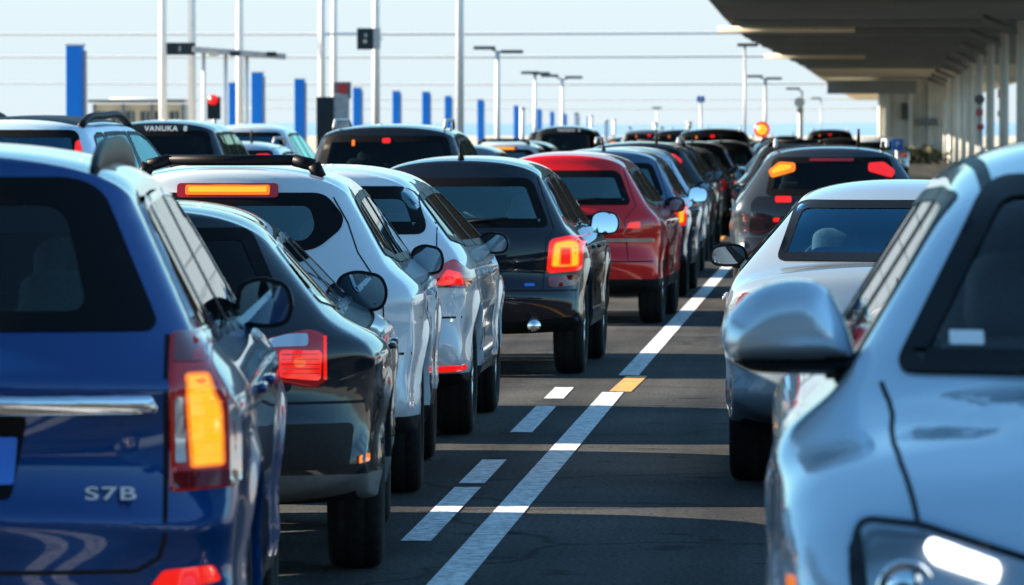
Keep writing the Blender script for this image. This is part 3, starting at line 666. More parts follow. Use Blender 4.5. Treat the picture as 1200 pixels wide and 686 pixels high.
    p = surf(c, 'rear', (.61, .775))
    text_part('badge', 'S7B', .058, M['badge'], c.root, (.612, p.y - .014, .775), (R(88), 0, 0), .005, 0, 1.1).scale = (1.5, .85, 1)
    finish_body(c, .36); mirrors(c, M['black'], 3.02, 1.20, .20, .17, 1.04); interior(c, 2.15, 1.15, .66)
    return place(c, -2.60, 14.7, 4.4, 'blue SUV with a lit yellow tail lamp and chrome S7B badge on its tailgate', 'SUV')
blue = blue_suv()

# ---- dark hatchback behind the blue one
def dark_hatch():
    S = suv(4.3, 1.47, W=1.90, zb=1.0, roofw=.45, wr=.335, plan=(.14, .13), sh=.82)
    S['prof'] = [(y * 4.3 / 4.7, z * .862 if z > .8 else z * .95, r * (1.25 if y < .2 and z < 1.1 else 1)) for (y, z, r) in SUV]
    c = make_car('dark_hatchback', S, M['dark'])
    window(c, 'rear_window', [(-.56, 1.05), (.56, 1.05), (.41, 1.375), (-.41, 1.375)], 'rear', M['darkglass'], .05)
    standard(c, trim=M['chrome'], ring=.022)
    sh = -.04
    for sx in (1, -1):
        f = lambda p: [(q[0] + sh,) + tuple(q[1:]) for q in p] if sx > 0 else mir([(q[0] + sh,) + tuple(q[1:]) for q in p])
        tl = panel(c, 'tail_lamp', rpoly(f([(.44, .81), (.70, .755), (.755, .78), (.755, .96), (.69, .985), (.42, .93)]), .03), 'rear', M['redlens'], off=.004, step=.03, thick=.02, bulge=.010, bR=.025)
        lit = rpoly(f([(.57, .80), (.725, .785), (.735, .90), (.57, .905)]), .02)
        panel(c, 'lit_lamp_panel', lit, 'rear', M['redlit'], tl, off=.0165, step=.03, thick=.004)
        ribs(c, tl, *sorted((sx * (.58 + sh), sx * (.72 + sh))), .805, .895, 5, .0182, 'darkred')
        panel(c, 'lamp_bulb', rpoly(f([(.625, .84), (.67, .84), (.67, .875), (.625, .875)]), .018), 'rear', M['redglow'], tl, off=.018, step=.02, thick=.002)
        panel(c, 'reversing_lens', rpoly(f([(.50, .912), (.68, .918), (.68, .962), (.60, .96), (.46, .926)]), .015), 'rear', M['clearlens'], tl, off=.0165, step=.03, thick=.004)
        panel(c, 'lamp_edge', rpoly(f([(.738, .79), (.75, .79), (.75, .95), (.738, .95)]), .004), 'rear', M['redlit'], tl, off=.0165, step=.03, thick=.003)
        panel(c, 'side_reflector', rpoly([(q if sx > 0 else -q, z) for q, z in ((.84, .46), (.875, .47), (.875, .50), (.84, .49))][::sx], .006), 'rear', M['orange'], off=.008, step=.03)
    bumper_line(c, .70); panel(c, 'bumper_insert', rpoly([(-.80, .44), (.80, .44), (.82, .62), (-.82, .62)], .03), 'rear', M['plastic'], off=.004, step=.05)
    finish_body(c, .42, M['greyplastic']); mirrors(c, M['black'], 3.0, 1.05, .25, .19, .93); interior(c, 1.95, 1.0, .55)
    return place(c, -2.74, 21.2, 4.2, 'dark grey hatchback with chrome window trim squeezed behind the blue SUV', 'hatchback')
dark = dark_hatch()

# ---- white SUV with lit brake bar
def white_suv():
    S = suv(4.6, 1.60, W=1.86, zb=1.08, roofw=.55, wr=.35, plan=(.12, .13), sh=.88)
    c = make_car('white_suv', S, M['white'])
    fr = [(-.42, 1.19, .06), (.42, 1.19, .06), (.54, 1.29, .05), (.55, 1.345, .05), (.46, 1.46, .06), (-.46, 1.46, .06), (-.55, 1.345, .05), (-.54, 1.29, .05)]
    P = rpoly(fr, .05); inner = rpoly([(-.36, 1.235), (.38, 1.235), (.42, 1.30), (.39, 1.40), (-.39, 1.40), (-.42, 1.3)], .04)
    g = panel(c, 'rear_window', shrink(inner, -.02), 'rear', M['glass'], off=.003, thick=0); cut(c, shrink(inner, -.025), 'rear')
    panel(c, 'window_frame', P, 'rear', M['frit'], g, off=.006, thick=.008, hole=inner)
    standard(c)
    rear_lamp_strip(c, 1.448, 1.496, .2, M['orange']); panel(c, 'brake_bar_core', rpoly([(-.185, 1.46), (.185, 1.46), (.185, 1.485), (-.185, 1.485)], .01), 'rear', M['amber'], off=.0145, step=.04)
    panel(c, 'high_lamp_surround', rpoly([(-.24, 1.436), (.24, 1.436), (.24, 1.506), (-.24, 1.506)], .02), 'rear', M['redlens'], off=.008, thick=.01)
    for sx in (1, -1):
        f = (lambda p: p) if sx > 0 else mir
        panel(c, 'tail_lamp', rpoly(f([(.32, .60), (.60, .60), (.60, .70), (.40, .70)]), .03), 'rear', M['redlens'], off=.012, step=.03)
        bm = bmesh.new(); add_tube(bm, (sx * .30, .62, 1.615), (sx * .40, .60, 1.59), .03, .03, 10); add_tube(bm, (sx * .395, .60, 1.595), (sx * .43, .60, 1.53), .035, .03, 10); link_bm('rack_foot', bm, M['frit'], c.root, True)
    bm = bmesh.new(); add_tube(bm, (-.32, .62, 1.615), (.32, .62, 1.615), .026, .026, 12); link_bm('roof_bar', bm, M['frit'], c.root, True)
    panel(c, 'number_plate', rpoly([(-.26, .78), (.26, .78), (.26, .9), (-.26, .9)], .01), 'rear', M['plateW'], off=.01)
    tailgate(c, [(.50, 1.44), (.57, 1.32), (.62, 1.18), (.74, 1.0), (.75, .72)]); bumper_line(c, .70); finish_body(c, .40); mirrors(c, M['black'], 2.85, 1.085, .19, .165, .98)
    interior(c, 2.1, 1.1, .6)
    return place(c, -2.95, 25.9, 3.0, 'white SUV with a glowing orange brake bar and a black roof bar', 'SUV')
wsuv = white_suv()

# ---- white hatchback
def white_hatch():
    S = suv(4.4, 1.56, W=1.80, zb=1.05, roofw=.52, wr=.34, plan=(.10, .13))
    c = make_car('white_hatchback', S, M['white'])
    window(c, 'rear_window', [(-.66, 1.17, .08), (.66, 1.17, .08), (.56, 1.44, .1), (-.56, 1.44, .1)], 'rear', M['glass'], .07)
    standard(c)
    for sx in (1, -1):
        f = (lambda p: p) if sx > 0 else mir
        panel(c, 'tail_lamp', rpoly(f([(.62, .865), (.88, .875), (.88, .95), (.80, 1.03), (.74, 1.0)]), .02), 'rear', M['redlit'] if 0 else M['redlens'], off=.014, step=.03)
        panel(c, 'lit_lamp_panel', rpoly(f([(.70, .885), (.85, .89), (.83, .95), (.76, .97)]), .012), 'rear', M['redlit'], off=.0175, step=.03, thick=.004)
        panel(c, 'lamp_base', rpoly(f([(.64, .868), (.87, .878), (.87, .886), (.66, .884)]), .003), 'rear', M['darkred'], off=.0178, step=.03, thick=.003)
        panel(c, 'rear_reflector', rpoly(f([(.62, .39), (.86, .40), (.86, .43), (.62, .42)]), .008), 'rear', M['redlit'], off=.008, step=.03)
    panel(c, 'number_plate', rpoly([(-.26, .82), (.26, .82), (.26, .94), (-.26, .94)], .01), 'rear', M['plateW'], off=.01)
    tailgate(c, [(.60, 1.45), (.70, 1.2), (.71, 1.02), (.68, .70)]); bumper_line(c, .70); finish_body(c, .38); mirrors(c, M['black'], 2.8, 1.07, .20, .14, .99); interior(c, 2.0, 1.05, .6)
    return place(c, -3.06, 31.1, 0.6, 'white hatchback with a red wedge tail lamp ahead of the white SUV', 'hatchback')
whatch = white_hatch()

# ---- dark navy SUV with glowing U-shaped lamp
def navy_suv():
    S = suv(4.5, 1.575, W=1.82, zb=1.03, roofw=.56, wr=.35, sh=.90, axles=(.82, 3.5))
    c = make_car('navy_suv', S, M['navy'])
    window(c, 'rear_window', [(-.66, 1.07, .06), (.66, 1.07, .06), (.52, 1.42, .07), (-.52, 1.42, .07)], 'rear', M['glass'], .06)
    standard(c, trim=M['chrome'], ring=.022)
    for sx in (1, -1):
        f = (lambda p: p) if sx > 0 else mir
        tl = panel(c, 'tail_lamp', rpoly(f([(.64, .74), (.88, .76), (.89, .98), (.82, 1.01), (.66, .98)]), .04), 'rear', M['redlit'], off=.012, step=.03, thick=.02)
        ab = rpoly(f([(.67, .785), (.86, .79), (.865, .955), (.81, .98), (.69, .96)]), .03); panel(c, 'lamp_glow', ab, 'rear', M['orange'], tl, off=.014, step=.03, thick=.004); panel(c, 'lit_lamp_panel', shrink(ab, .011), 'rear', M['amber'], tl, off=.0155, step=.03, thick=.004); panel(c, 'lamp_core_glow', rpoly(f([(.722, .80), (.812, .80), (.812, .925), (.735, .925)]), .014), 'rear', M['orange'], tl, off=.0172, step=.03, thick=.003)
        panel(c, 'lamp_core', rpoly(f([(.735, .81), (.80, .81), (.80, .915), (.745, .915)]), .012), 'rear', M['redlit'], tl, off=.019, step=.03, thick=.004)
        panel(c, 'lamp_base', rpoly(f([(.66, .64), (.87, .66), (.87, .73), (.65, .72)]), .02), 'rear', M['darkred'], tl, off=.008, step=.03)
        bm = bmesh.new(); add_tube(bm, (sx * .56, .02, .37), (sx * .56, .3, .37), .045, .045, 16); link_bm('exhaust', bm, M['chrome'], c.root, True)
    panel(c, 'number_plate', rpoly([(-.26, .80), (.26, .80), (.26, .92), (-.26, .92)], .01), 'rear', M['plateW'], off=.01)
    rear_wiper(c, 1.09, .32)
    panel(c, 'badge', rpoly([(.49, .65), (.56, .65), (.56, .67), (.49, .67)], .004), 'rear', M['plate'], off=.006)
    bm = bmesh.new(); add_tube(bm, (0, .55, 1.54), (0, .50, 1.60), .028, .014, 10); add_tube(bm, (0, .50, 1.60), (0, .42, 1.69), .008, .004, 8); link_bm('antenna', bm, M['plastic'], c.root, True)
    tailgate(c, [(.56, 1.43), (.69, 1.06), (.64, .98), (.62, .62)]); bumper_line(c, .62); finish_body(c, .40); mirrors(c, M['silver'], 2.85, 1.06, .24, .19, 1.04, None, -.05, .12, M['mirrorB']); interior(c, 2.05, 1.05, .6)
    return place(c, -2.83, 39.4, -0.4, 'dark navy SUV with a glowing yellow tail lamp, roof antenna and bright mirror caps', 'SUV')
navy = navy_suv()

# ---- red SUV
def red_suv():
    S = suv(4.4, 1.57, W=1.80, zb=1.04, roofw=.53, wr=.35, sh=.90)
    c = make_car('red_suv', S, M['red'])
    window(c, 'rear_window', [(-.62, 1.09, .06), (.62, 1.09, .06), (.50, 1.40, .07), (-.50, 1.40, .07)], 'rear', M['glass'], .06)
    standard(c)
    for sx in (1, -1):
        f = (lambda p: p) if sx > 0 else mir
        tl = panel(c, 'tail_lamp', rpoly(f([(.54, .80), (.84, .80), (.85, .90), (.80, .98), (.58, .95)]), .03), 'rear', M['redlens'], off=.004, step=.03, thick=.02, bulge=.008, bR=.02)
        panel(c, 'lit_lamp_panel', rpoly(f([(.58, .88), (.70, .88), (.70, .94), (.60, .93)]), .012), 'rear', M['redlit'], tl, off=.0155, step=.03, thick=.004)
    panel(c, 'chrome_strip', rpoly([(-.55, .755), (.82, .755), (.82, .79), (-.55, .79)], .01), 'rear', M['chrome'], off=.012)
    panel(c, 'number_plate', rpoly([(-.26, .62), (.26, .62), (.26, .73), (-.26, .73)], .01), 'rear', M['plateW'], off=.01)
    rear_wiper(c, 1.105, .3)
    panel(c, 'tailgate_handle', rpoly([(-.4, .96), (.3, .96), (.3, 1.0), (-.4, 1.0)], .01), 'rear', M['frit'], off=.006)
    tailgate(c, [(.54, 1.41), (.66, 1.08), (.56, .95), (.6, .58)]); bumper_line(c, .58); finish_body(c, .42); mirrors(c, M['red'], 2.8, 1.06, .21, .15, .99); interior(c, 2.0, 1.05, .6)
    return place(c, -2.63, 50.0, -1.0, 'red SUV with a dark rear window ahead of the navy SUV', 'SUV')
red = red_suv()

# ---- silver sedan, right lane
def silver_sedan():
    S = sedan(4.8, 1.50, W=1.86, zb=1.02, roofw=.55, wr=.34)
    c = make_car('silver_sedan', S, M['sedansilver'])
    window(c, 'rear_window', [(-.68, 1.105, .05), (.68, 1.105, .05), (.57, 1.40, .07), (-.57, 1.40, .07)], 'rear', M['blueglass'], .04)
    standard(c, ss='sedan')
    for sx in (1, -1):
        f = (lambda p: p) if sx > 0 else mir
        panel(c, 'tail_lamp', rpoly(f([(.56, .80), (.86, .78), (.88, .90), (.84, .97), (.58, .93)]), .03), 'rear', M['redlens'], off=.004, step=.03, thick=.02, bulge=.008, bR=.02)
    panel(c, 'number_plate', rpoly([(-.26, .72), (.26, .72), (.26, .84), (-.26, .84)], .01), 'rear', M['plateW'], off=.01)
    bumper_line(c, .62); finish_body(c, .30); mirrors(c, M['black'], 3.0, 1.085, .22, .13, 1.05); interior(c, 2.15, 1.1, .5, headz=1.22)
    return place(c, .30, 27.0, 0.6, 'pale silver blue sedan with a blue tinted rear window beside the solid white line', 'sedan')
sedan_car = silver_sedan()

# ---- silver and black SUV further up the right lane
def black_tail_suv():
    S = suv(4.6, 1.62, W=2.0, zb=1.08, roofw=.63, wr=.36)
    c = make_car('crossover', S, M['graphite'])
    window(c, 'rear_window', [(-.66, 1.12, .05), (.66, 1.12, .05), (.58, 1.50, .06), (-.58, 1.50, .06)], 'rear', M['darkglass'], .06)
    panel(c, 'tailgate_panel', rpoly([(-.82, .72), (.82, .72), (.80, 1.05), (.74, 1.11), (-.74, 1.11), (-.80, 1.05)], .03), 'rear', M['black'], off=.006)
    panel(c, 'rear_bumper', rpoly([(-.88, .36), (.88, .36), (.86, .705), (-.86, .705)], .03), 'rear', M['black'], off=.008)
    standard(c)
    for sx in (1, -1):
        f = (lambda p: p) if sx > 0 else mir
        panel(c, 'tail_lamp', rpoly(f([(.36, 1.36), (.60, 1.29), (.63, 1.36), (.52, 1.45), (.36, 1.44)]), .03), 'rear', M['orange'] if sx < 0 else M['redlit'], off=.012, step=.03, thick=.02)
        if sx < 0: panel(c, 'lamp_core', rpoly(f([(.40, 1.385), (.58, 1.33), (.60, 1.36), (.51, 1.42), (.40, 1.415)]), .02), 'rear', M['amber'], off=.017, step=.03, thick=.004)
        panel(c, 'rear_reflector', rpoly(f([(.40, 1.05), (.56, 1.05), (.56, 1.11), (.40, 1.11)]), .02), 'rear', M['redlit'], off=.012, step=.03)
        panel(c, 'bumper_lamp', rpoly(f([(.52, .86), (.58, .86), (.58, .90), (.52, .90)]), .01), 'rear', M['redlit'], off=.012, step=.03)
        bm = bmesh.new()
        for a, b in (((sx * .56, .7, 1.60), (sx * .56, .85, 1.665)), ((sx * .56, .85, 1.665), (sx * .55, 2.2, 1.67)), ((sx * .55, 2.2, 1.67), (sx * .55, 2.4, 1.6))): add_tube(bm, a, b, .02, .02, 8)
        link_bm('roof_rail', bm, M['galv'], c.root, True)
    rear_wiper(c, 1.14, .3)
    rear_lamp_strip(c, 1.455, 1.485, .22, M['darkred'])
    bm = bmesh.new(); add_tube(bm, (.27, .6, 1.60), (.27, .55, 1.78), .02, .012, 8); link_bm('antenna', bm, M['plastic'], c.root, True)
    panel(c, 'number_plate', rpoly([(-.26, .80), (.26, .80), (.26, .92), (-.26, .92)], .01), 'rear', M['plateW'], off=.012)
    bumper_line(c, .66); finish_body(c, .50); mirrors(c, M['black'], 2.95, 1.12, .22, .16, 1.03); interior(c, 2.1, 1.1, .6)
    return place(c, -.21, 55.0, 1.0, 'graphite SUV with a black tailgate and a glowing orange lamp high on its left', 'SUV')
cross = black_tail_suv()

# ---- white car facing the camera, near right
def white_oncoming():
    L = 4.7
    S = suv(L, 1.755, W=1.90, zb=1.165, roofw=.50, wr=.36, zsp=.88, sh=.865)
    S['prof'] = [(y, z + .045 if z > .7 else z, r) for (y, z, r) in SUV[:17]] + [(3.2, 1.40, .17), (3.52, 1.225, .18), (3.66, 1.185, .20), (4.1, 1.12, .22), (4.42, 1.03, .28), (4.60, .92, .36), (4.68, .76, .42), (4.70, .58, .45), (4.68, .40, .45), (4.58, .28, .3), (4.40, .25, .1)]
    def post(V):
        V = V.copy(); y, z, x = V[:, 1], V[:, 2], np.abs(V[:, 0])
        k = np.clip((y - 3.5) / .25, 0, 1) * np.clip((L - .05 - y) / .5, 0, 1) * (z > .85); u = np.clip((.74 - .62 * (y - 3.5) + .22 * np.clip(y - 3.9, 0, 1) - x) / .10, 0, 1); u = u * u * (3 - 2 * u)
        V[:, 2] += k * u * .026; return V
    S['post'] = post
    c = make_car('white_crossover', S, M['ice'], .025, 24)
    window(c, 'windshield', [(-.69, 1.215, .05), (.69, 1.215, .05), (.445, 1.645, .07), (-.445, 1.645, .07)], 'front', M['clear'], .048, 'windshield_frame', None, .03, .01, .009)
    side_details(c, wins_suv(S), None, M['frit'], doors_suv(S), []); wheel_set(c)
    for sx in (1, -1):
        f = (lambda p: p) if sx > 0 else mir
        pl = rpoly(f([(.785, .965, .04), (.655, .958, .02), (.42, .895, .03), (.38, .80, .03), (.58, .735, .06), (.77, .74, .06), (.81, .85, .06)]), .04)
        hl = panel(c, 'headlight', pl, 'front', M['frit'], off=.003, step=.03, thick=0)
        panel(c, 'headlight_reflector', shrink(pl, .016), 'front', M['clearlens'], hl, off=.006, step=.03, thick=0)
        panel(c, 'headlight_edge', rpoly(f([(.76, .80), (.795, .83), (.80, .90), (.775, .935)]), .01), 'front', M['frit'], hl, off=.009, step=.03, thick=.004)
        panel(c, 'lit_led_bar', rpoly(f([(.635, .922), (.50, .882), (.51, .845), (.635, .882), (.65, .90)]), .012), 'front', M['ledwhite'], hl, off=.016, step=.02, thick=.008)
        for q, (hx, hz, hr) in enumerate(((.69, .83, .06), (.54, .80, .042))):
            y0 = surf(c, 'front', (sx * hx, hz)).y + .008
            ring = lathe('projector_ring', [(-.012, hr * .80), (.006, hr * .84), (.012, hr * .93), (.006, hr), (-.012, hr * 1.02)], M['chrome'], hl, 32, 'X', (sx * hx, y0, hz)); ring.rotation_euler = (0, 0, R(90))
            le = lathe('projector_lens', [(.010, .0005), (.0085, hr * .3), (.005, hr * .55), (-.006, hr * .8)], M['mirrorB'], hl, 24, 'X', (sx * hx, y0, hz)); le.rotation_euler = (0, 0, R(90))
        panel(c, 'headlight_cover', shrink(pl, .004), 'front', M['lampglass'], hl, off=.026, step=.04, thick=0)
        panel(c, 'hood_gap', strip([(sx * .715, 3.38), (sx * .70, 3.50), (sx * .695, 3.6), (sx * .70, 3.72), (sx * .70, 3.9), (sx * .69, 4.1), (sx * .672, 4.3), (sx * .66, 4.42)], .011), 'top', M['gap'], off=.0018, step=.04, thick=0)
        panel(c, 'fender_gap', strip([(3.24, 1.12), (3.36, 1.02), (3.40, .85), (3.38, .62)], .009), 'right' if sx > 0 else 'left', M['gap'], off=.0015, thick=0)
        panel(c, 'side_marker', rpoly([(4.19, .80), (4.27, .80), (4.27, .835), (4.19, .835)], .008), 'right' if sx > 0 else 'left', M['orange'], off=.006, thick=.006)
        # large mirror
        y, z = 3.0, 1.315; x0 = half_width(S, np.array([y]), np.array([z - .06]))[0]; w, h = .30, .205; cx = 1.075 - w / 2
        o = [(-w * .55, -h * .42, .02), (-w * .46, h * .05, .05), (-w * .30, h * .46, .05), (-w * .02, h * .5, .06), (w * .26, h * .38, .10), (w * .47, h * .05, .08), (w * .5, -h * .25, .05), (w * .42, -h * .42, .03)]
        pl2 = rpoly(o if sx > 0 else mir(o), .05, 6)
        ho = inflate('mirror_housing', pl2, .015, .13, .075, M['ice'], c.root, .018, (sx * cx, y, z))
        lo = [(-w * .70, -h * .36, .02), (w * .36, -h * .36, .03), (w * .42, -h * .44, .03), (w * .26, -h * .56, .04), (-w * .72, -h * .60, .02)]
        inflate('mirror_base', rpoly(lo if sx > 0 else mir(lo), .03, 5), .03, .145, .05, M['frit'], ho, .02, (0, 0, 0))
        ms = [(-w * .545, -h * .355, .01), (w * .455, -h * .355, .01), (w * .43, -h * .405, .01), (-w * .545, -h * .405, .01)]
        inflate('mirror_trim', rpoly(ms if sx > 0 else mir(ms), .004, 3), .02, .136, .03, M['clearlens'], ho, .02, (0, 0, 0))
        gp = shrink(pl2, .018); v2, fcs = cdt(gp, .05); link('mirror_glass', [(p[0], -.0175, p[1]) for p in v2], [t if (v2[t[1]][0] - v2[t[0]][0]) * (v2[t[2]][1] - v2[t[0]][1]) - (v2[t[1]][1] - v2[t[0]][1]) * (v2[t[2]][0] - v2[t[0]][0]) > 0 else t[::-1] for t in fcs], M['mirror'], ho, False)
        tube('mirror_arm', (sx * (x0 - .05), y + .06, z - h * .48), (sx * (cx - w * .3), y + .06, z - h * .48), .03, M['frit'], c.root, .028)
        panel(c, 'roof_gap', strip([(sx * .455, 1.0), (sx * .455, 2.0), (sx * .45, 2.75)], .03), 'top', M['frit'], off=.002, step=.06, thick=0)
    for x0 in (.42, -.15):
        a, b = surf(c, 'top', (x0, 3.54)), surf(c, 'top', (x0 - .55, 3.44)); tube('wiper', a + Vector((0, .02, .025)), b + Vector((0, .02, .03)), .009, M['plastic'], c.root)
    # sticker and pen-like lamp on the screen's inside lower corner
    panel(c, 'windshield_sticker', rpoly([(.485, 1.275), (.56, 1.275), (.56, 1.305), (.485, 1.305)], .004), 'front', M['plateW'], off=.0045, step=.03, thick=0)
    panel(c, 'grille', rpoly([(-.32, .62), (.32, .62), (.34, .86), (-.34, .86)], .04), 'front', M['frit'], off=.006)
    panel(c, 'lower_grille', rpoly([(-.6, .36), (.6, .36), (.66, .5), (-.66, .5)], .04), 'front', M['plastic'], off=.006)
    finish_body(c, .33); interior(c, 2.25, 1.2, .68, headz=1.44)
    # the origin is its rear bumper: turned round so that its nose is nearest the camera
    yw = 1.0; Yn = 11.0; Xn = .80
    X = Xn - L * math.sin(R(yw)); Y = Yn + L * math.cos(R(yw))
    return place(c, X, Y, yw, 'pale silver car facing the camera with a lit headlight strip and big rounded mirror', 'car', 'cars waiting in the border queue', True)
oncoming = white_oncoming()

# ================================================================== cars of the left lanes and of the far queue
def plain_suv(name, paint_m, gm, H=1.85, W=1.95, L=4.8, lamps='redlens', zb=1.2, roofw=.66, rails=True, win=None, clad=.45):
    S = suv(L, H, W=W, zb=zb, roofw=roofw, wr=.37); c = make_car(name, S, paint_m, .04, 14)
    b, t = zb + .01, H - .13
    window(c, 'rear_window', win or [(-W / 2 + .24, b, .06), (W / 2 - .24, b, .06), (roofw - .05, t, .08), (-roofw + .05, t, .08)], 'rear', gm, .07)
    standard(c, handles=True, gm=M['glass'])
    for sx in (1, -1):
        f = (lambda p: p) if sx > 0 else mir
        panel(c, 'tail_lamp', rpoly(f([(W / 2 - .30, zb - .28), (W / 2 - .08, zb - .27), (W / 2 - .07, zb - .12), (W / 2 - .12, zb - .03), (W / 2 - .28, zb - .05)]), .03), 'rear', M[lamps], off=.012, step=.04)
        if rails:
            bm = bmesh.new(); k = H - 1.705
            for a, q in (((sx * .6, .7, 1.66 + k), (sx * .6, .85, 1.74 + k)), ((sx * .6, .85, 1.74 + k), (sx * .58, 2.2, 1.745 + k)), ((sx * .58, 2.2, 1.745 + k), (sx * .57, 2.45, 1.66 + k))): add_tube(bm, a, q, .02, .02, 8)
            link_bm('roof_rail', bm, M['galv'], c.root, True)
    panel(c, 'number_plate', rpoly([(-.26, .80), (.26, .80), (.26, .92), (-.26, .92)], .01), 'rear', M['plateW'], off=.012)
    bumper_line(c, .66); finish_body(c, clad); mirrors(c, paint_m, 2.95, zb + .04, .22, .17, W / 2 + .1); interior(c, 2.15, 1.15, .7)
    return c

big = plain_suv('large_suv', M['black'], M['darkglass'], 1.84, 2.0, 5.0, 'redlens', 1.16, .70)
panel(big, 'interior_light', rpoly([(-.045, 1.63), (.045, 1.63), (.045, 1.68), (-.045, 1.68)], .02), 'rear', M['redlit'], off=.012)
panel(big, 'orange_lamp', rpoly([(-.37, 1.60), (-.34, 1.60), (-.34, 1.66), (-.37, 1.66)], .01), 'rear', M['orange'], off=.012)
place(big, -5.0, 59.0, 0, 'large black SUV with a long dark rear window in the next lane left', 'SUV')

roofbox = plain_suv('silver_suv', M['cyan'], M['blueglass'], 1.90, 1.95, 4.8, 'redlens', 1.24, .66, False, None, .4)
for sx in (1, -1):
    f = (lambda p: p) if sx > 0 else mir
    panel(roofbox, 'high_tail_lamp', rpoly(f([(.60, 1.48), (.675, 1.48), (.66, 1.60), (.63, 1.68), (.60, 1.66)]), .02), 'rear', M['redlit'], off=.012, step=.03)
    sweep('roof_rail', catmull([(sx * .60, .55, 1.80), (sx * .60, .75, 1.86), (sx * .60, 1.4, 1.90), (sx * .58, 2.3, 1.88), (sx * .57, 2.6, 1.80)], .08), .035, M['frit'], roofbox.root, 10)
panel(roofbox, 'roof_panel', rpoly([(-.56, .5), (.56, .5), (.54, 2.5), (-.54, 2.5)], .1), 'top', M['frit'], off=.006, step=.08)
place(roofbox, -7.72, 50.0, -6.0, 'silver SUV with a black roof and roof rails, half hidden by the blue SUV', 'SUV')

sticker = plain_suv('black_suv', M['black'], M['darkglass'], 1.90, 1.95, 4.8, 'redlens', 1.15, .62, False)
p = surf(sticker, 'rear', (0, 1.80)); [text_part('window_lettering', t, .088, M['white_flat'], sticker.root, (x, p.y - .05, 1.79), (R(70), 0, 0), .002, 0, 1.15) for t, x in (('VANUKA', .02), ('8', .31))]
place(sticker, -8.2, 65.0, 0, 'black SUV with white lettering across the top of its rear window', 'SUV')

bluewin = plain_suv('white_van', M['white'], M['blueglass'], 1.88, 1.95, 4.8, 'redlens', 1.25, .60, False)
place(bluewin, -9.5, 86.0, 0, 'white car with blue rear glass beyond the lettered black SUV', 'car')

# prototypes of the far queue, repeated with their own paint
def copy_car(src, X, Y, yw, label, cat, paint_m=None, flip=False):
    def rec(o, parent):
        c = o.copy(); COL.objects.link(c)
        if parent is not None: c.parent = parent
        if paint_m is not None and o.type == 'MESH':
            for i, s in enumerate(o.material_slots):
                if s.material == src.mat: c.material_slots[i].link = 'OBJECT'; c.material_slots[i].material = paint_m
        for ch in kids.get(o.name, ()): rec(ch, c)
        return c
    r = rec(src.root, None); r.location = (X, Y, 0); r.rotation_euler = (0, 0, R(yw)); r['label'] = label; r['category'] = cat; r['group'] = 'cars waiting in the border queue'; return r
kids = {}
for o in list(COL.objects):
    if o.parent: kids.setdefault(o.parent.name, []).append(o)

Q = 'cars waiting in the border queue'
far = [  # source, X, Y, yaw, paint, label, category
    (white_hatch and navy, -2.66, 58.5, -.5, 'steel', 'blue grey SUV directly ahead of the red one', 'SUV'),
    (red, -2.75, 66.5, 0, 'silver', 'silver SUV with bright flank, second ahead of the red one', 'SUV'),
    (cross, -2.95, 75.0, 0, 'black', 'black SUV with lit lamps high up, third ahead of the red one', 'SUV'),
    (wsuv, -3.0, 84.0, 0, 'black', 'black SUV with a roof bar, fourth ahead of the red one', 'SUV'),
    (sedan_car, -3.0, 93.0, 0, 'grey', 'grey sedan, fifth ahead of the red one', 'sedan'),
    (navy, -3.0, 103.0, 0, 'black', 'black SUV at the far end of the left queue', 'SUV'),
    (wsuv, -.80, 81.0, 1.0, 'black', 'tall black SUV in front of the graphite one with the orange lamp', 'SUV'),
    (red, -1.0, 92.0, 1.0, 'black', 'black hatchback beyond the tall black SUV in the right lane', 'hatchback'),
    (sedan_car, -1.2, 104.0, 1.0, 'grey', 'grey sedan at the far end of the right lane', 'sedan'),
    (navy, -5.4, 69.0, 0, 'steel', 'blue grey SUV in front of the large black one', 'SUV'),
    (red, -5.7, 80.0, 0, 'grey', 'grey SUV second in front of the large black one', 'SUV'),
    (wsuv, -5.9, 93.0, 0, 'white', 'white SUV third in front of the large black one', 'SUV'),
    (navy, -6.6, 110.0, 0, 'black', 'small dark car with two red lamps beyond the large black SUV', 'car'),
    (sticker, -6.5, 125.0, 0, 'black', 'black van far up the second lane', 'van'),
    (red, -4.6, 125.0, 0, 'black', 'dark hatchback far beyond the red SUV', 'hatchback'),
    (big, -4.3, 140.0, 0, 'black', 'black SUV at the head of the middle queue', 'SUV'),
    (cross, -8.6, 76.0, 0, 'silver', 'silver SUV in front of the black lettered one', 'SUV'),
    (whatch, -9.0, 100.0, 0, 'white', 'white hatchback near the grey ticket machine', 'hatchback'),
    (sedan_car, -12.6, 96.0, 0, 'white', 'white sedan in the leftmost lane beyond the white car', 'sedan'),
    (whatch, -10.4, 128.0, 0, 'silver', 'silver hatchback close to the white poles', 'hatchback'),
]
tiny = [(navy, -2.7, 113, 'black'), (big, -3.1, 122, 'black'), (red, -2.9, 132, 'silver'), (cross, -3.3, 150, 'black'), (wsuv, -1.5, 116, 'steel'), (navy, -1.9, 128, 'navy'), (red, -2.0, 141, 'black'), (big, -5.6, 152, 'grey'), (wsuv, -5.0, 168, 'silver'),
        (navy, -7.4, 140, 'black'), (red, -7.9, 155, 'grey'), (cross, -7.0, 172, 'steel'), (whatch, -9.6, 150, 'white'), (navy, -10.6, 165, 'black'), (big, -9.8, 180, 'black'), (wsuv, -12.4, 150, 'silver'), (red, -13.0, 172, 'red'), (navy, -.4, 165, 'black'), (whatch, .6, 178, 'white'), 
        (red, -15.2, 190, 'grey'), (navy, -4.4, 200, 'black'), (cross, -2.6, 215, 'black'), (wsuv, -6.8, 220, 'white'), (big, -.8, 190, 'black'), (red, 1.2, 210, 'silver'), (navy, -11.6, 205, 'black')]
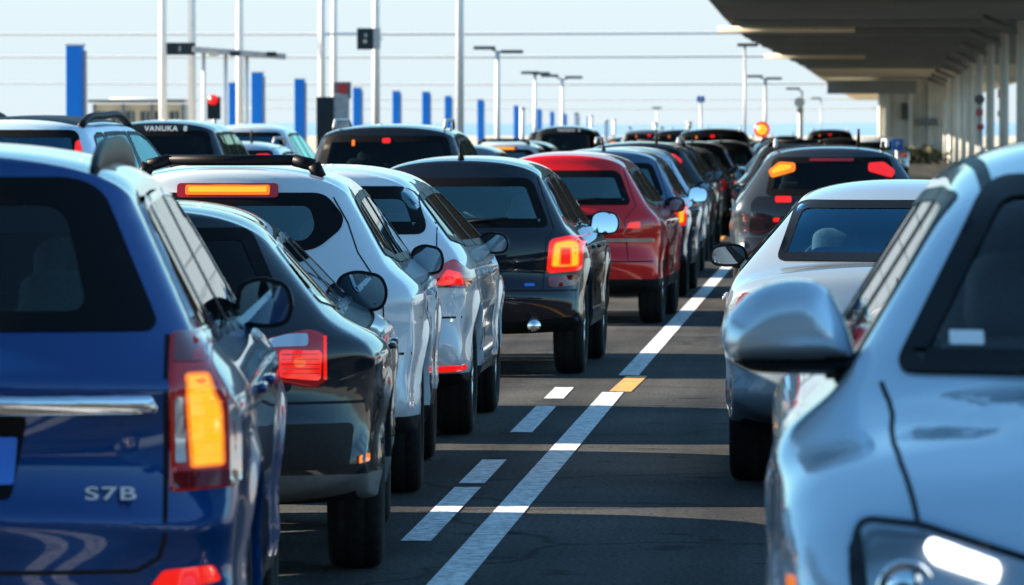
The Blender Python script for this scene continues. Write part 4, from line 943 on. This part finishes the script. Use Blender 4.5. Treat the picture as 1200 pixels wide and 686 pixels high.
for src, X, Y, pm in tiny: copy_car(src, X, Y, 0, 'distant car close to the horizon in the crowded far queue', 'car', M[pm])['group'] = 'distant cars close to the horizon'
for src, X, Y, yw, pm, lb, ct in far: copy_car(src, X, Y, yw, lb, ct, M[pm])

# ================================================================== roadside: posts, poles, lamps, signs
def at(px, py, Y): return Vector(((px - VX) * Y / F, Y, CH - (py - VY) * Y / F))

def blue_post(px, ytop, label, w=.5):
    Y = F * (4.3 - CH) / (VY - ytop); X = (px - VX) * Y / F; r = empty('blue_post', (X, Y, 0))
    box('shaft', (0, 0, 2.15), (w, .55, 4.3), M['bluepost'], r, .02); box('base_plate', (0, 0, .06), (w + .3, .8, .12), M['concrete'], r, .02)
    box('side_channel', (w / 2 + .045, .05, 2.1), (.08, .3, 4.1), M['galv'], r); box('cap', (0, 0, 4.33), (w + .08, .62, .06), M['whitepole'], r, .01)
    tag(r, label, 'post', 'blue lane posts'); return r
bp = [(84, 53), (272, 97), (300, 85), (350, 93), (418, 103), (464, 107), (499, 108), (525, 113), (563, 117), (605, 124), (632, 128), (647, 131), (662, 133.5), (677, 135.5), (690, 137)]
names = ['tall blue post standing alone at the far left', 'shorter blue post beside the red signal', 'blue post just right of the white lane gantry', 'blue post left of the pair of tall white poles', 'blue post beside the grey ticket machine', 'blue post right of the pole with the dark sign box', 'blue post left of the lone tall white pole, farther from it', 'blue post left of the lone tall white pole, nearest to it', 'blue post just left of the double headed lamp post', 'blue post below the second lamp post, left one', 'blue post below the second lamp post, right one', 'blue post left of the curved arm lamp post', 'blue post behind the curved arm lamp post', 'second last blue post of the receding row', 'last blue post of the receding row']
for (a, b), n in zip(bp, names): r = blue_post(a, b, n, .48)
p0 = at(88, 66, 162); 

def white_pole(px, Y, label, r=.15, ztop=14):
    X = (px - VX) * Y / F; o = empty('white_pole', (X, Y, 0)); tube('shaft', (0, 0, .1), (0, 0, ztop), r, M['whitepole'], o, r * .8, 18); tube('flange', (0, 0, 0), (0, 0, .12), r * 2, M['galv'], o); box('door_plate', (0, -r, 1.2), (r * .9, .02, .5), M['galv'], o)
    tag(o, label, 'pole', 'tall white poles'); return o
for a, Y, n in ((188, 205, 'tall white pole left of the dark gantry box'), (222.5, 205, 'tall white pole rising through the lane gantry'), (279, 220, 'tall white pole at the right part of the lane gantry'), (376, 235, 'tall white pole, left one of the close pair'), (390.5, 250, 'tall white pole, right one of the close pair'), (440, 215, 'tall white pole carrying the dark sign box'), (539, 215, 'lone tall white pole left of the double headed lamp post')): white_pole(a, Y, n)

Y = 203; g = empty('lane_gantry', at(262, 0, Y).xy.to_3d())
def gl(px, py, dy=0): v = at(px, py, Y + dy); return (v.x - g.location.x, dy, v.z)
a, b = gl(193, 57), gl(226, 57); box('sign_box', ((a[0] + b[0]) / 2, 0, a[2]), (b[0] - a[0], .5, .45), M['darkbox'], g, .02)
a, b = gl(227, 58), gl(330, 66); bm = bmesh.new(); add_box(bm, (0, 0, 0), (1.05 * (Vector(b) - Vector(a)).length, .8, .22)); o = link_bm('beam', bm, M['galv'], g, False, .02); o.location = (Vector(a) + Vector(b)) / 2; o.rotation_euler = (0, math.atan2(a[2] - b[2], b[0] - a[0]), 0)
for q in (236, 262, 287): v = gl(q, 62); tube('support_leg', (v[0], .1, 0), (v[0], .1, v[2]), .07, M['whitepole'], g)
for q in (250, 275, 318): v = gl(q, 64); box('fitting', (v[0], -.45, v[2] + .02), (.35, .1, .16), M['darkbox'] if q != 250 else M['cream'], g)
v = gl(209, 57); box('display_digit', (v[0], -.26, v[2]), (.06, .02, .2), M['galv'], g); tag(g, 'white lane gantry with a dark display box at its left end', 'gantry')

def box_sign(px0, px1, py0, py1, Y, label, m, cat='sign', depth=.25, side=None, on_pole=True, base=None):
    a, b = at(px0, py0, Y), at(px1, py1, Y); o = empty(cat.replace(' ', '_') if cat != 'sign' else 'sign', ((a.x + b.x) / 2, Y, 0)); w, h = b.x - a.x, a.z - b.z; zc = (a.z + b.z) / 2
    box('sign_face', (0, 0, zc), (w, depth, h), m, o, .01); box('sign_back', (0, depth / 2 + .02, zc), (w * .94, .04, h * .94), M['galv'], o)
    if on_pole: tube('post', (0, depth / 2 + .08, 0), (0, depth / 2 + .08, a.z - .02), .05, M['galv'], o)
    tag(o, label, cat); return o
o = box_sign(418, 437, 33, 58, 213.5, 'dark square display box fixed to a tall white pole', M['darkbox'], 'display box', .4, on_pole=False)
zc = at(0, 45, 213.5).z; tube('bracket', (-.05, .35, zc), (.6, .5, zc), .04, M['galv'], o); box('side_panel', (.44, .05, zc), (.24, .5, .78), M['galv'], o, .01); box('lens', (.03, -.215, zc + .12), (.1, .02, .14), M['galv'], o); box('lens', (.0, -.215, zc - .12), (.13, .02, .12), M['cream'], o)

def signal(px, py, Y, rad, m, label, housing=True, rim=None, dz=.0, name='traffic_signal'):
    c = at(px, py, Y); o = empty(name, (c.x, Y, 0)); bm = bmesh.new(); add_tube(bm, (0, -.14, c.z), (0, -.06, c.z), rad, rad * .9, 20); link_bm('lamp', bm, m, o, True)
    if rim: bm = bmesh.new(); add_tube(bm, (0, -.08, c.z), (0, .02, c.z), rad * 1.45, rad * 1.45, 20); link_bm('lamp_rim', bm, rim, o, True)
    if housing: box('housing', (0, .06, c.z - rad * 1.6), (rad * 2.6, .16, rad * 4.4), M['darkbox'], o, .02)
    tube('post', (0, .2, 0), (0, .2, c.z), .06, M['galv'], o); tag(o, label, 'traffic signal'); return o
signal(248, 117, 160, .15, M['sigred'], 'red stop signal lit in front of the lane gantry')
signal(893, 152, 150, .15, M['siglamp'], 'glowing yellow lamp with a red rim above the far queue', False, M['redlit'], name='warning_lamp')

k = empty('ticket_machine', at(397, 0, 165).xy.to_3d())
box('cabinet', (.05, 0, 1.45), (.45, .5, 2.9), M['galv'], k, .03); box('screen', (-.42, -.1, 2.0), (.5, .5, 1.6), M['darkbox'], k, .03); box('red_panel', (.12, -.27, 3.05), (.24, .03, .26), M['signred'], k); box('head', (.08, 0, 3.0), (.5, .46, .5), M['signgrey'], k, .03); tag(k, 'grey ticket machine with a red panel on its head', 'ticket machine')

def lamp_post(px, yhead, Y, label, arms=1, span=.9, heads=((-.75, 0), (.65, 0)), r=.08, m='whitepole', hm='signgrey'):
    X = (px - VX) * Y / F; z = CH + (VY - yhead) * Y / F; o = empty('lamp_post', (X, Y, 0)); tube('post', (0, 0, 0), (0, 0, z), r, M[m], o, r * .75)
    for (dx, dz) in heads:
        bm = bmesh.new(); add_tube(bm, (0, 0, z - .03), (dx * .6, 0, z + dz + .02), .04, .03, 8); link_bm('arm', bm, M['galv'], o, True)
        box('lamp_head', (dx, 0, z + dz + .03), (.75, .4, .12), M[hm], o, .03)
    tag(o, label, 'lamp post', 'lamp posts'); return o
lamp_post(583, 60, 190, 'double headed lamp post right of the lone tall pole', heads=((-.45, .08), (.5, -.05)), r=.1)
lamp_post(627, 87, 230, 'flat headed lamp post left of the curved arm one', heads=((-.2, .03), (.25, .0)))
lamp_post(659, 93, 240, 'thin lamp post with two short arms', heads=((-.55, .12), (.5, .05)))
lamp_post(897, 93, 260, 'lamp post between the queue and the canopy', heads=((-.5, .1), (.4, 0)), m='galv')
lamp_post(940, 107, 300, 'slender lamp post with one arm near the canopy edge', heads=((-.5, .1),), m='galv', r=.06)
lamp_post(770, 127, 420, 'short distant lamp post above the middle of the queue', heads=((0, 0),), r=.07)
lamp_post(962, 116, 420, 'thin distant lamp post closest to the pale building', heads=((-.35, 0),), m='galv', r=.06)
lamp_post(873, 54, 200, 'lamp head on a slim mast in front of the canopy edge', heads=((.1, .0),), m='galv', r=.05)
def bollard_post(px, yt, Y, label, r=.09):
    X = (px - VX) * Y / F; z = CH + (VY - yt) * Y / F; o = empty('marker_post', (X, Y, 0)); tube('shaft', (0, 0, 0), (0, 0, z), r, M['whitepole'], o); tube('collar', (0, 0, z), (0, 0, z + .06), r * 1.2, M['galv'], o); tag(o, label, 'post', 'short white marker posts')
for i, (a, b, Y, n) in enumerate(((612, 128, 200, 'short white post among the blue posts below the lamp heads'), (676, 134, 240, 'short white post right of the thin lamp post'), (693, 137, 260, 'short white post by the last blue post'), (711, 142, 260, 'stubby white post at the end of the blue row'), (720, 141, 300, 'stubby white post right of the blue row'), (768, 145, 220, 'white post below the distant lamp'), (808, 145, 200, 'white post left of the blue topped sign'), (938, 132, 215, 'white post in front of the pale building corner'))): bollard_post(a, b, Y, n)
o = box_sign(817, 826, 113, 120, 240, 'small blue square sign on a white post above the queue', M['signblue'], 'sign', .08); box('symbol', (0, -.05, at(0, 116.5, 240).z), (.1, .02, .1), M['white_flat'], o)
tube('post_sleeve', (0, .12, 0), (0, .12, 1.7), .12, M['whitepole'], o)
o = box_sign(1045, 1058, 163, 176, 130, 'blue square sign standing by the foot of the pale building', M['signblue'], 'sign', .06); text_part('symbol', 'P', .2, M['white_flat'], o, (0, -.04, at(0, 169.5, 130).z), (R(90), 0, 0))
c = at(937, 124, 215); o = empty('round_sign', (c.x, 214.8, 0)); bm = bmesh.new(); add_tube(bm, (0, -.03, c.z + .12), (0, .03, c.z + .12), .2, .2, 24); link_bm('disc', bm, M['white_flat'], o, False); bm = bmesh.new(); add_tube(bm, (0.03, -.05, c.z - .18), (0.03, .02, c.z - .18), .13, .13, 20); link_bm('lower_disc', bm, M['cream'], o, False); tube('post', (0, .06, 0), (0, .06, c.z + .2), .03, M['galv'], o); tag(o, 'round white sign above a smaller disc near the canopy edge', 'sign')

# overhead cables strung across the lanes
for i, (py, Y, r, n) in enumerate(((40, 235, .05, 'highest grey cable strung across the sky'), (67, 310, .06, 'second grey cable from the top across the sky'), (99, 420, .065, 'middle grey cable across the sky'), (117, 520, .06, 'faint cable second from the bottom'), (128, 620, .06, 'lowest faint cable just above the lamp heads'))):
    zc = CH + (VY - py) * Y / F; o = sweep('overhead_cable', [(x, 0, .12 * ((x + 29) / 41) ** 2) for x in np.linspace(-70, 12, 18)], r * 1.15, M['wire'], None, 8); o.location = (0, Y, zc); tag(o, n, 'cable', 'cables strung across the lanes')
    
# low beige building, far left
b0 = empty('low_building', at(158, 0, 260).xy.to_3d()); a, b = at(104, 117, 260), at(211, 117, 260); w = b.x - a.x; h = a.z
box('wall', (0, 2, h / 2 - .1), (w, 4, h - .2), M['cream'], b0); box('roof', (0, 1.9, h - .06), (w + .3, 4.6, .12), M['winframe'], b0)
for i in range(6):
    x = -w / 2 + w * (i + .6) / 6.2; o = box('window', (x, -.03, h - 1.05), (.42, .06, 1.0), M['winframe'], b0); box('window_mullion', (0.05, -.04, 0), (.04, .03, 1.0), M['concrete'], o).location = (x + .02, -.06, h - 1.05)
for i in (0, 1.3, 2.6, 4): box('pillar', (-w / 2 + .15 + i * w / 4.1, -.3, h / 2 - .1), (.14, .14, h - .2), M['signgrey'], b0)
tag(b0, 'low beige building with a flat roof at the far left', 'building')

# ------------------------------------------------------------------ canopy on the right
Z0 = 5.35
def edge(Y): return np.interp(Y, [60, 153, 178, 213, 304, 480, 640], [-3.9, -4.0, -4.15, -4.2, -2.85, -1.4, 0.2])
cn = empty('canopy', (4, 170, 0)); cx, cy = 4, 170
def slab(name, y0, y1, z0, z1, m, xr=12):
    n = max(1, int((y1 - y0) / 12)); ys = np.linspace(y0, y1, n + 1); V = []; Fq = []
    for y in ys: e = edge(y); V += [(e - cx, y - cy, z0), (xr - cx, y - cy, z0), (xr - cx, y - cy, z1), (e - cx, y - cy, z1)]
    for i in range(n):
        for j in range(4): a = i * 4; Fq.append((a + j, a + (j + 1) % 4, a + 4 + (j + 1) % 4, a + 4 + j))
    Fq += [(3, 2, 1, 0), tuple(n * 4 + q for q in (0, 1, 2, 3))]; return link(name, V, [q[::-1] for q in Fq], m, cn, False)
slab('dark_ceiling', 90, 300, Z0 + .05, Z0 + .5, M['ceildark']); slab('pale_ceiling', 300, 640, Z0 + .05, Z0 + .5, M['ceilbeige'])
slab('roof', 90, 640, Z0 + .503, Z0 + .7, M['beam'])
for i, y in enumerate((120, 150, 180, 196, 212, 226, 240, 255, 270, 286, 302)):
    e = edge(y); box('cross_beam', ((e + .3 + 5.6) / 2 - cx, y - cy, Z0 - .06), (5.6 - e - .3, .5, .2), M['beam'], cn)
for y in (183, 248): e = edge(y); tube('light_tube', (e - .3 - cx, y - cy, Z0 - .22), (e + 4.2 - cx, y - cy, Z0 - .22), .1, M['cream'], cn)
bm = bmesh.new(); e = edge(372); add_box(bm, ((-1.7 + 4.05) / 2 - cx, 360 - cy, 4.65), (5.75, 1.2, .85)); link_bm('header_beam', bm, M['beam'], cn, False)
for i in range(11):
    y = 170 + 24 * i; x = 5.12 + .0046 * (y - 170); tube('column', (x - cx, y - cy, 0), (x - cx, y - cy, Z0 - .16), .17, M['palecol'], cn, .16, 16)
    bm = bmesh.new(); add_tube(bm, (x - cx, y - cy, Z0 - .6), (x - 1.2 - cx, y - cy, Z0 - .1), .1, .12, 8); link_bm('bracket', bm, M['beam'], cn, True)
tag(cn, 'long grey roadside canopy on round columns at the right', 'canopy')

wl = empty('pale_building', (6, 380, 0))
def wbx(name, px0, px1, y0, y1, z0, z1, m): a, b = (px0 - VX) * y0 / F, (px1 - VX) * y0 / F; return box(name, ((a + b) / 2 - 6, (y0 + y1) / 2 - 380, (z0 + z1) / 2), (b - a, y1 - y0, z1 - z0), m, wl)
wbx('wall', 1030, 1112, 372, 392, 0, Z0, M['concrete']); wbx('side_wall', 1112.5, 1150, 320, 330, 0, Z0 - .3, M['concrete'])
for q in (1037, 1064, 1087): wbx('pilaster', q, q + 5, 371.6, 372.2, 0, Z0 - .3, M['concrete'])
wbx('window', 1056, 1064, 371.7, 371.9, 2.6, 3.7, M['winframe']); wbx('dark_sign', 1077, 1098, 371.4, 371.8, 2.2, 2.65, M['signgrey']); wbx('plinth', 1030, 1112, 371, 371.55, 0, .5, M['signgrey'])
tag(wl, 'pale concrete building under the far end of the canopy', 'building')
for i in range(2):
    v, fq = [], []
    for kk in range(260):
        a = random.uniform(0, 6.28); rr = random.uniform(.1, .9); c = Vector((math.cos(a) * rr * 1.4, math.sin(a) * rr * .5, random.uniform(.1, 1.0) * (1.1 - rr * .6))); d = [Vector((random.gauss(0, .11), random.gauss(0, .11), random.gauss(0, .11))) for _ in range(3)]; n0 = len(v); v += [c + q for q in d]; fq.append((n0, n0 + 1, n0 + 2))
    o = empty('shrub', ((1066 + i * 22 - VX) * 300 / F, 300, 0)); link('leaves', v, fq, M['shrub'], o, False)
    for q in range(4): tube('stem', (0, 0, 0), (random.uniform(-.5, .5), random.uniform(-.2, .2), .8), .03, M['shrub'], o, .01, 6)
    tag(o, 'low dry shrub at the foot of the pale building', 'shrub', 'dry shrubs by the building')

for px0, px1, py0, py1, Y, lb, m in ((1143, 1151, 128, 136, 225, 'red square sign under the grey round sign between the columns', 'signred'), (1168, 1174, 105, 115, 225, 'narrow red sign high between the right hand columns', 'signred'), (1168, 1175, 130, 137, 221, 'small dark sign below the narrow red one', 'signgrey'), (1144, 1152, 146, 152, 221, 'small red sign lowest between the columns', 'signred')):
    box_sign(px0, px1, py0, py1, Y, lb, M[m], 'sign', .05)
c = at(1147, 117, 224); o = empty('round_sign', (c.x, 224, 0)); bm = bmesh.new(); add_tube(bm, (0, -.03, c.z), (0, .03, c.z), .2, .2, 24); link_bm('disc', bm, M['signgrey'], o, False); tube('post', (0, .08, 0), (0, .08, c.z), .04, M['galv'], o); tag(o, 'grey round sign between the canopy columns above a red one', 'sign')

# ------------------------------------------------------------------ unseen roof added left of the frame: it shades the nearest cars
iz = empty('shade_roof', (-9, 9, 0))
box('roof', (-1.1, 2, 6.1), (3.1, 20, .3), M['ceildark'], iz, .02)
for y in (-7, 2, 11): tube('column', (-1.1, y, 0), (-1.6, y, 5.95), .16, M['whitepole'], iz)
tag(iz, 'unseen flat roof added on the left to shade the nearest cars', 'canopy')

# unseen dark blocks added behind the camera to darken what tailgates and panes mirror
tb = empty('reflection_blocks', (-8, -48, 0))
for nm, x0, x1, h in (('left_block', -62, -22.1, 11.0), ('middle_block', -22, 18, 14.0), ('right_block', 18.1, 60, 10)):
    w_ = box(nm, ((x0 + x1) / 2, -8, h / 2), (x1 - x0, 16, h), M['darkbox'], tb); 
    for i in range(int((x1 - x0) / 6)): box('window', (-(x1 - x0) / 2 + 3 + i * 6, 8.03, -.2), (3.4, .06, h * .45), M['winframe'], w_)
tag(tb, 'long dark blocks added behind the camera to darken reflections', 'building')
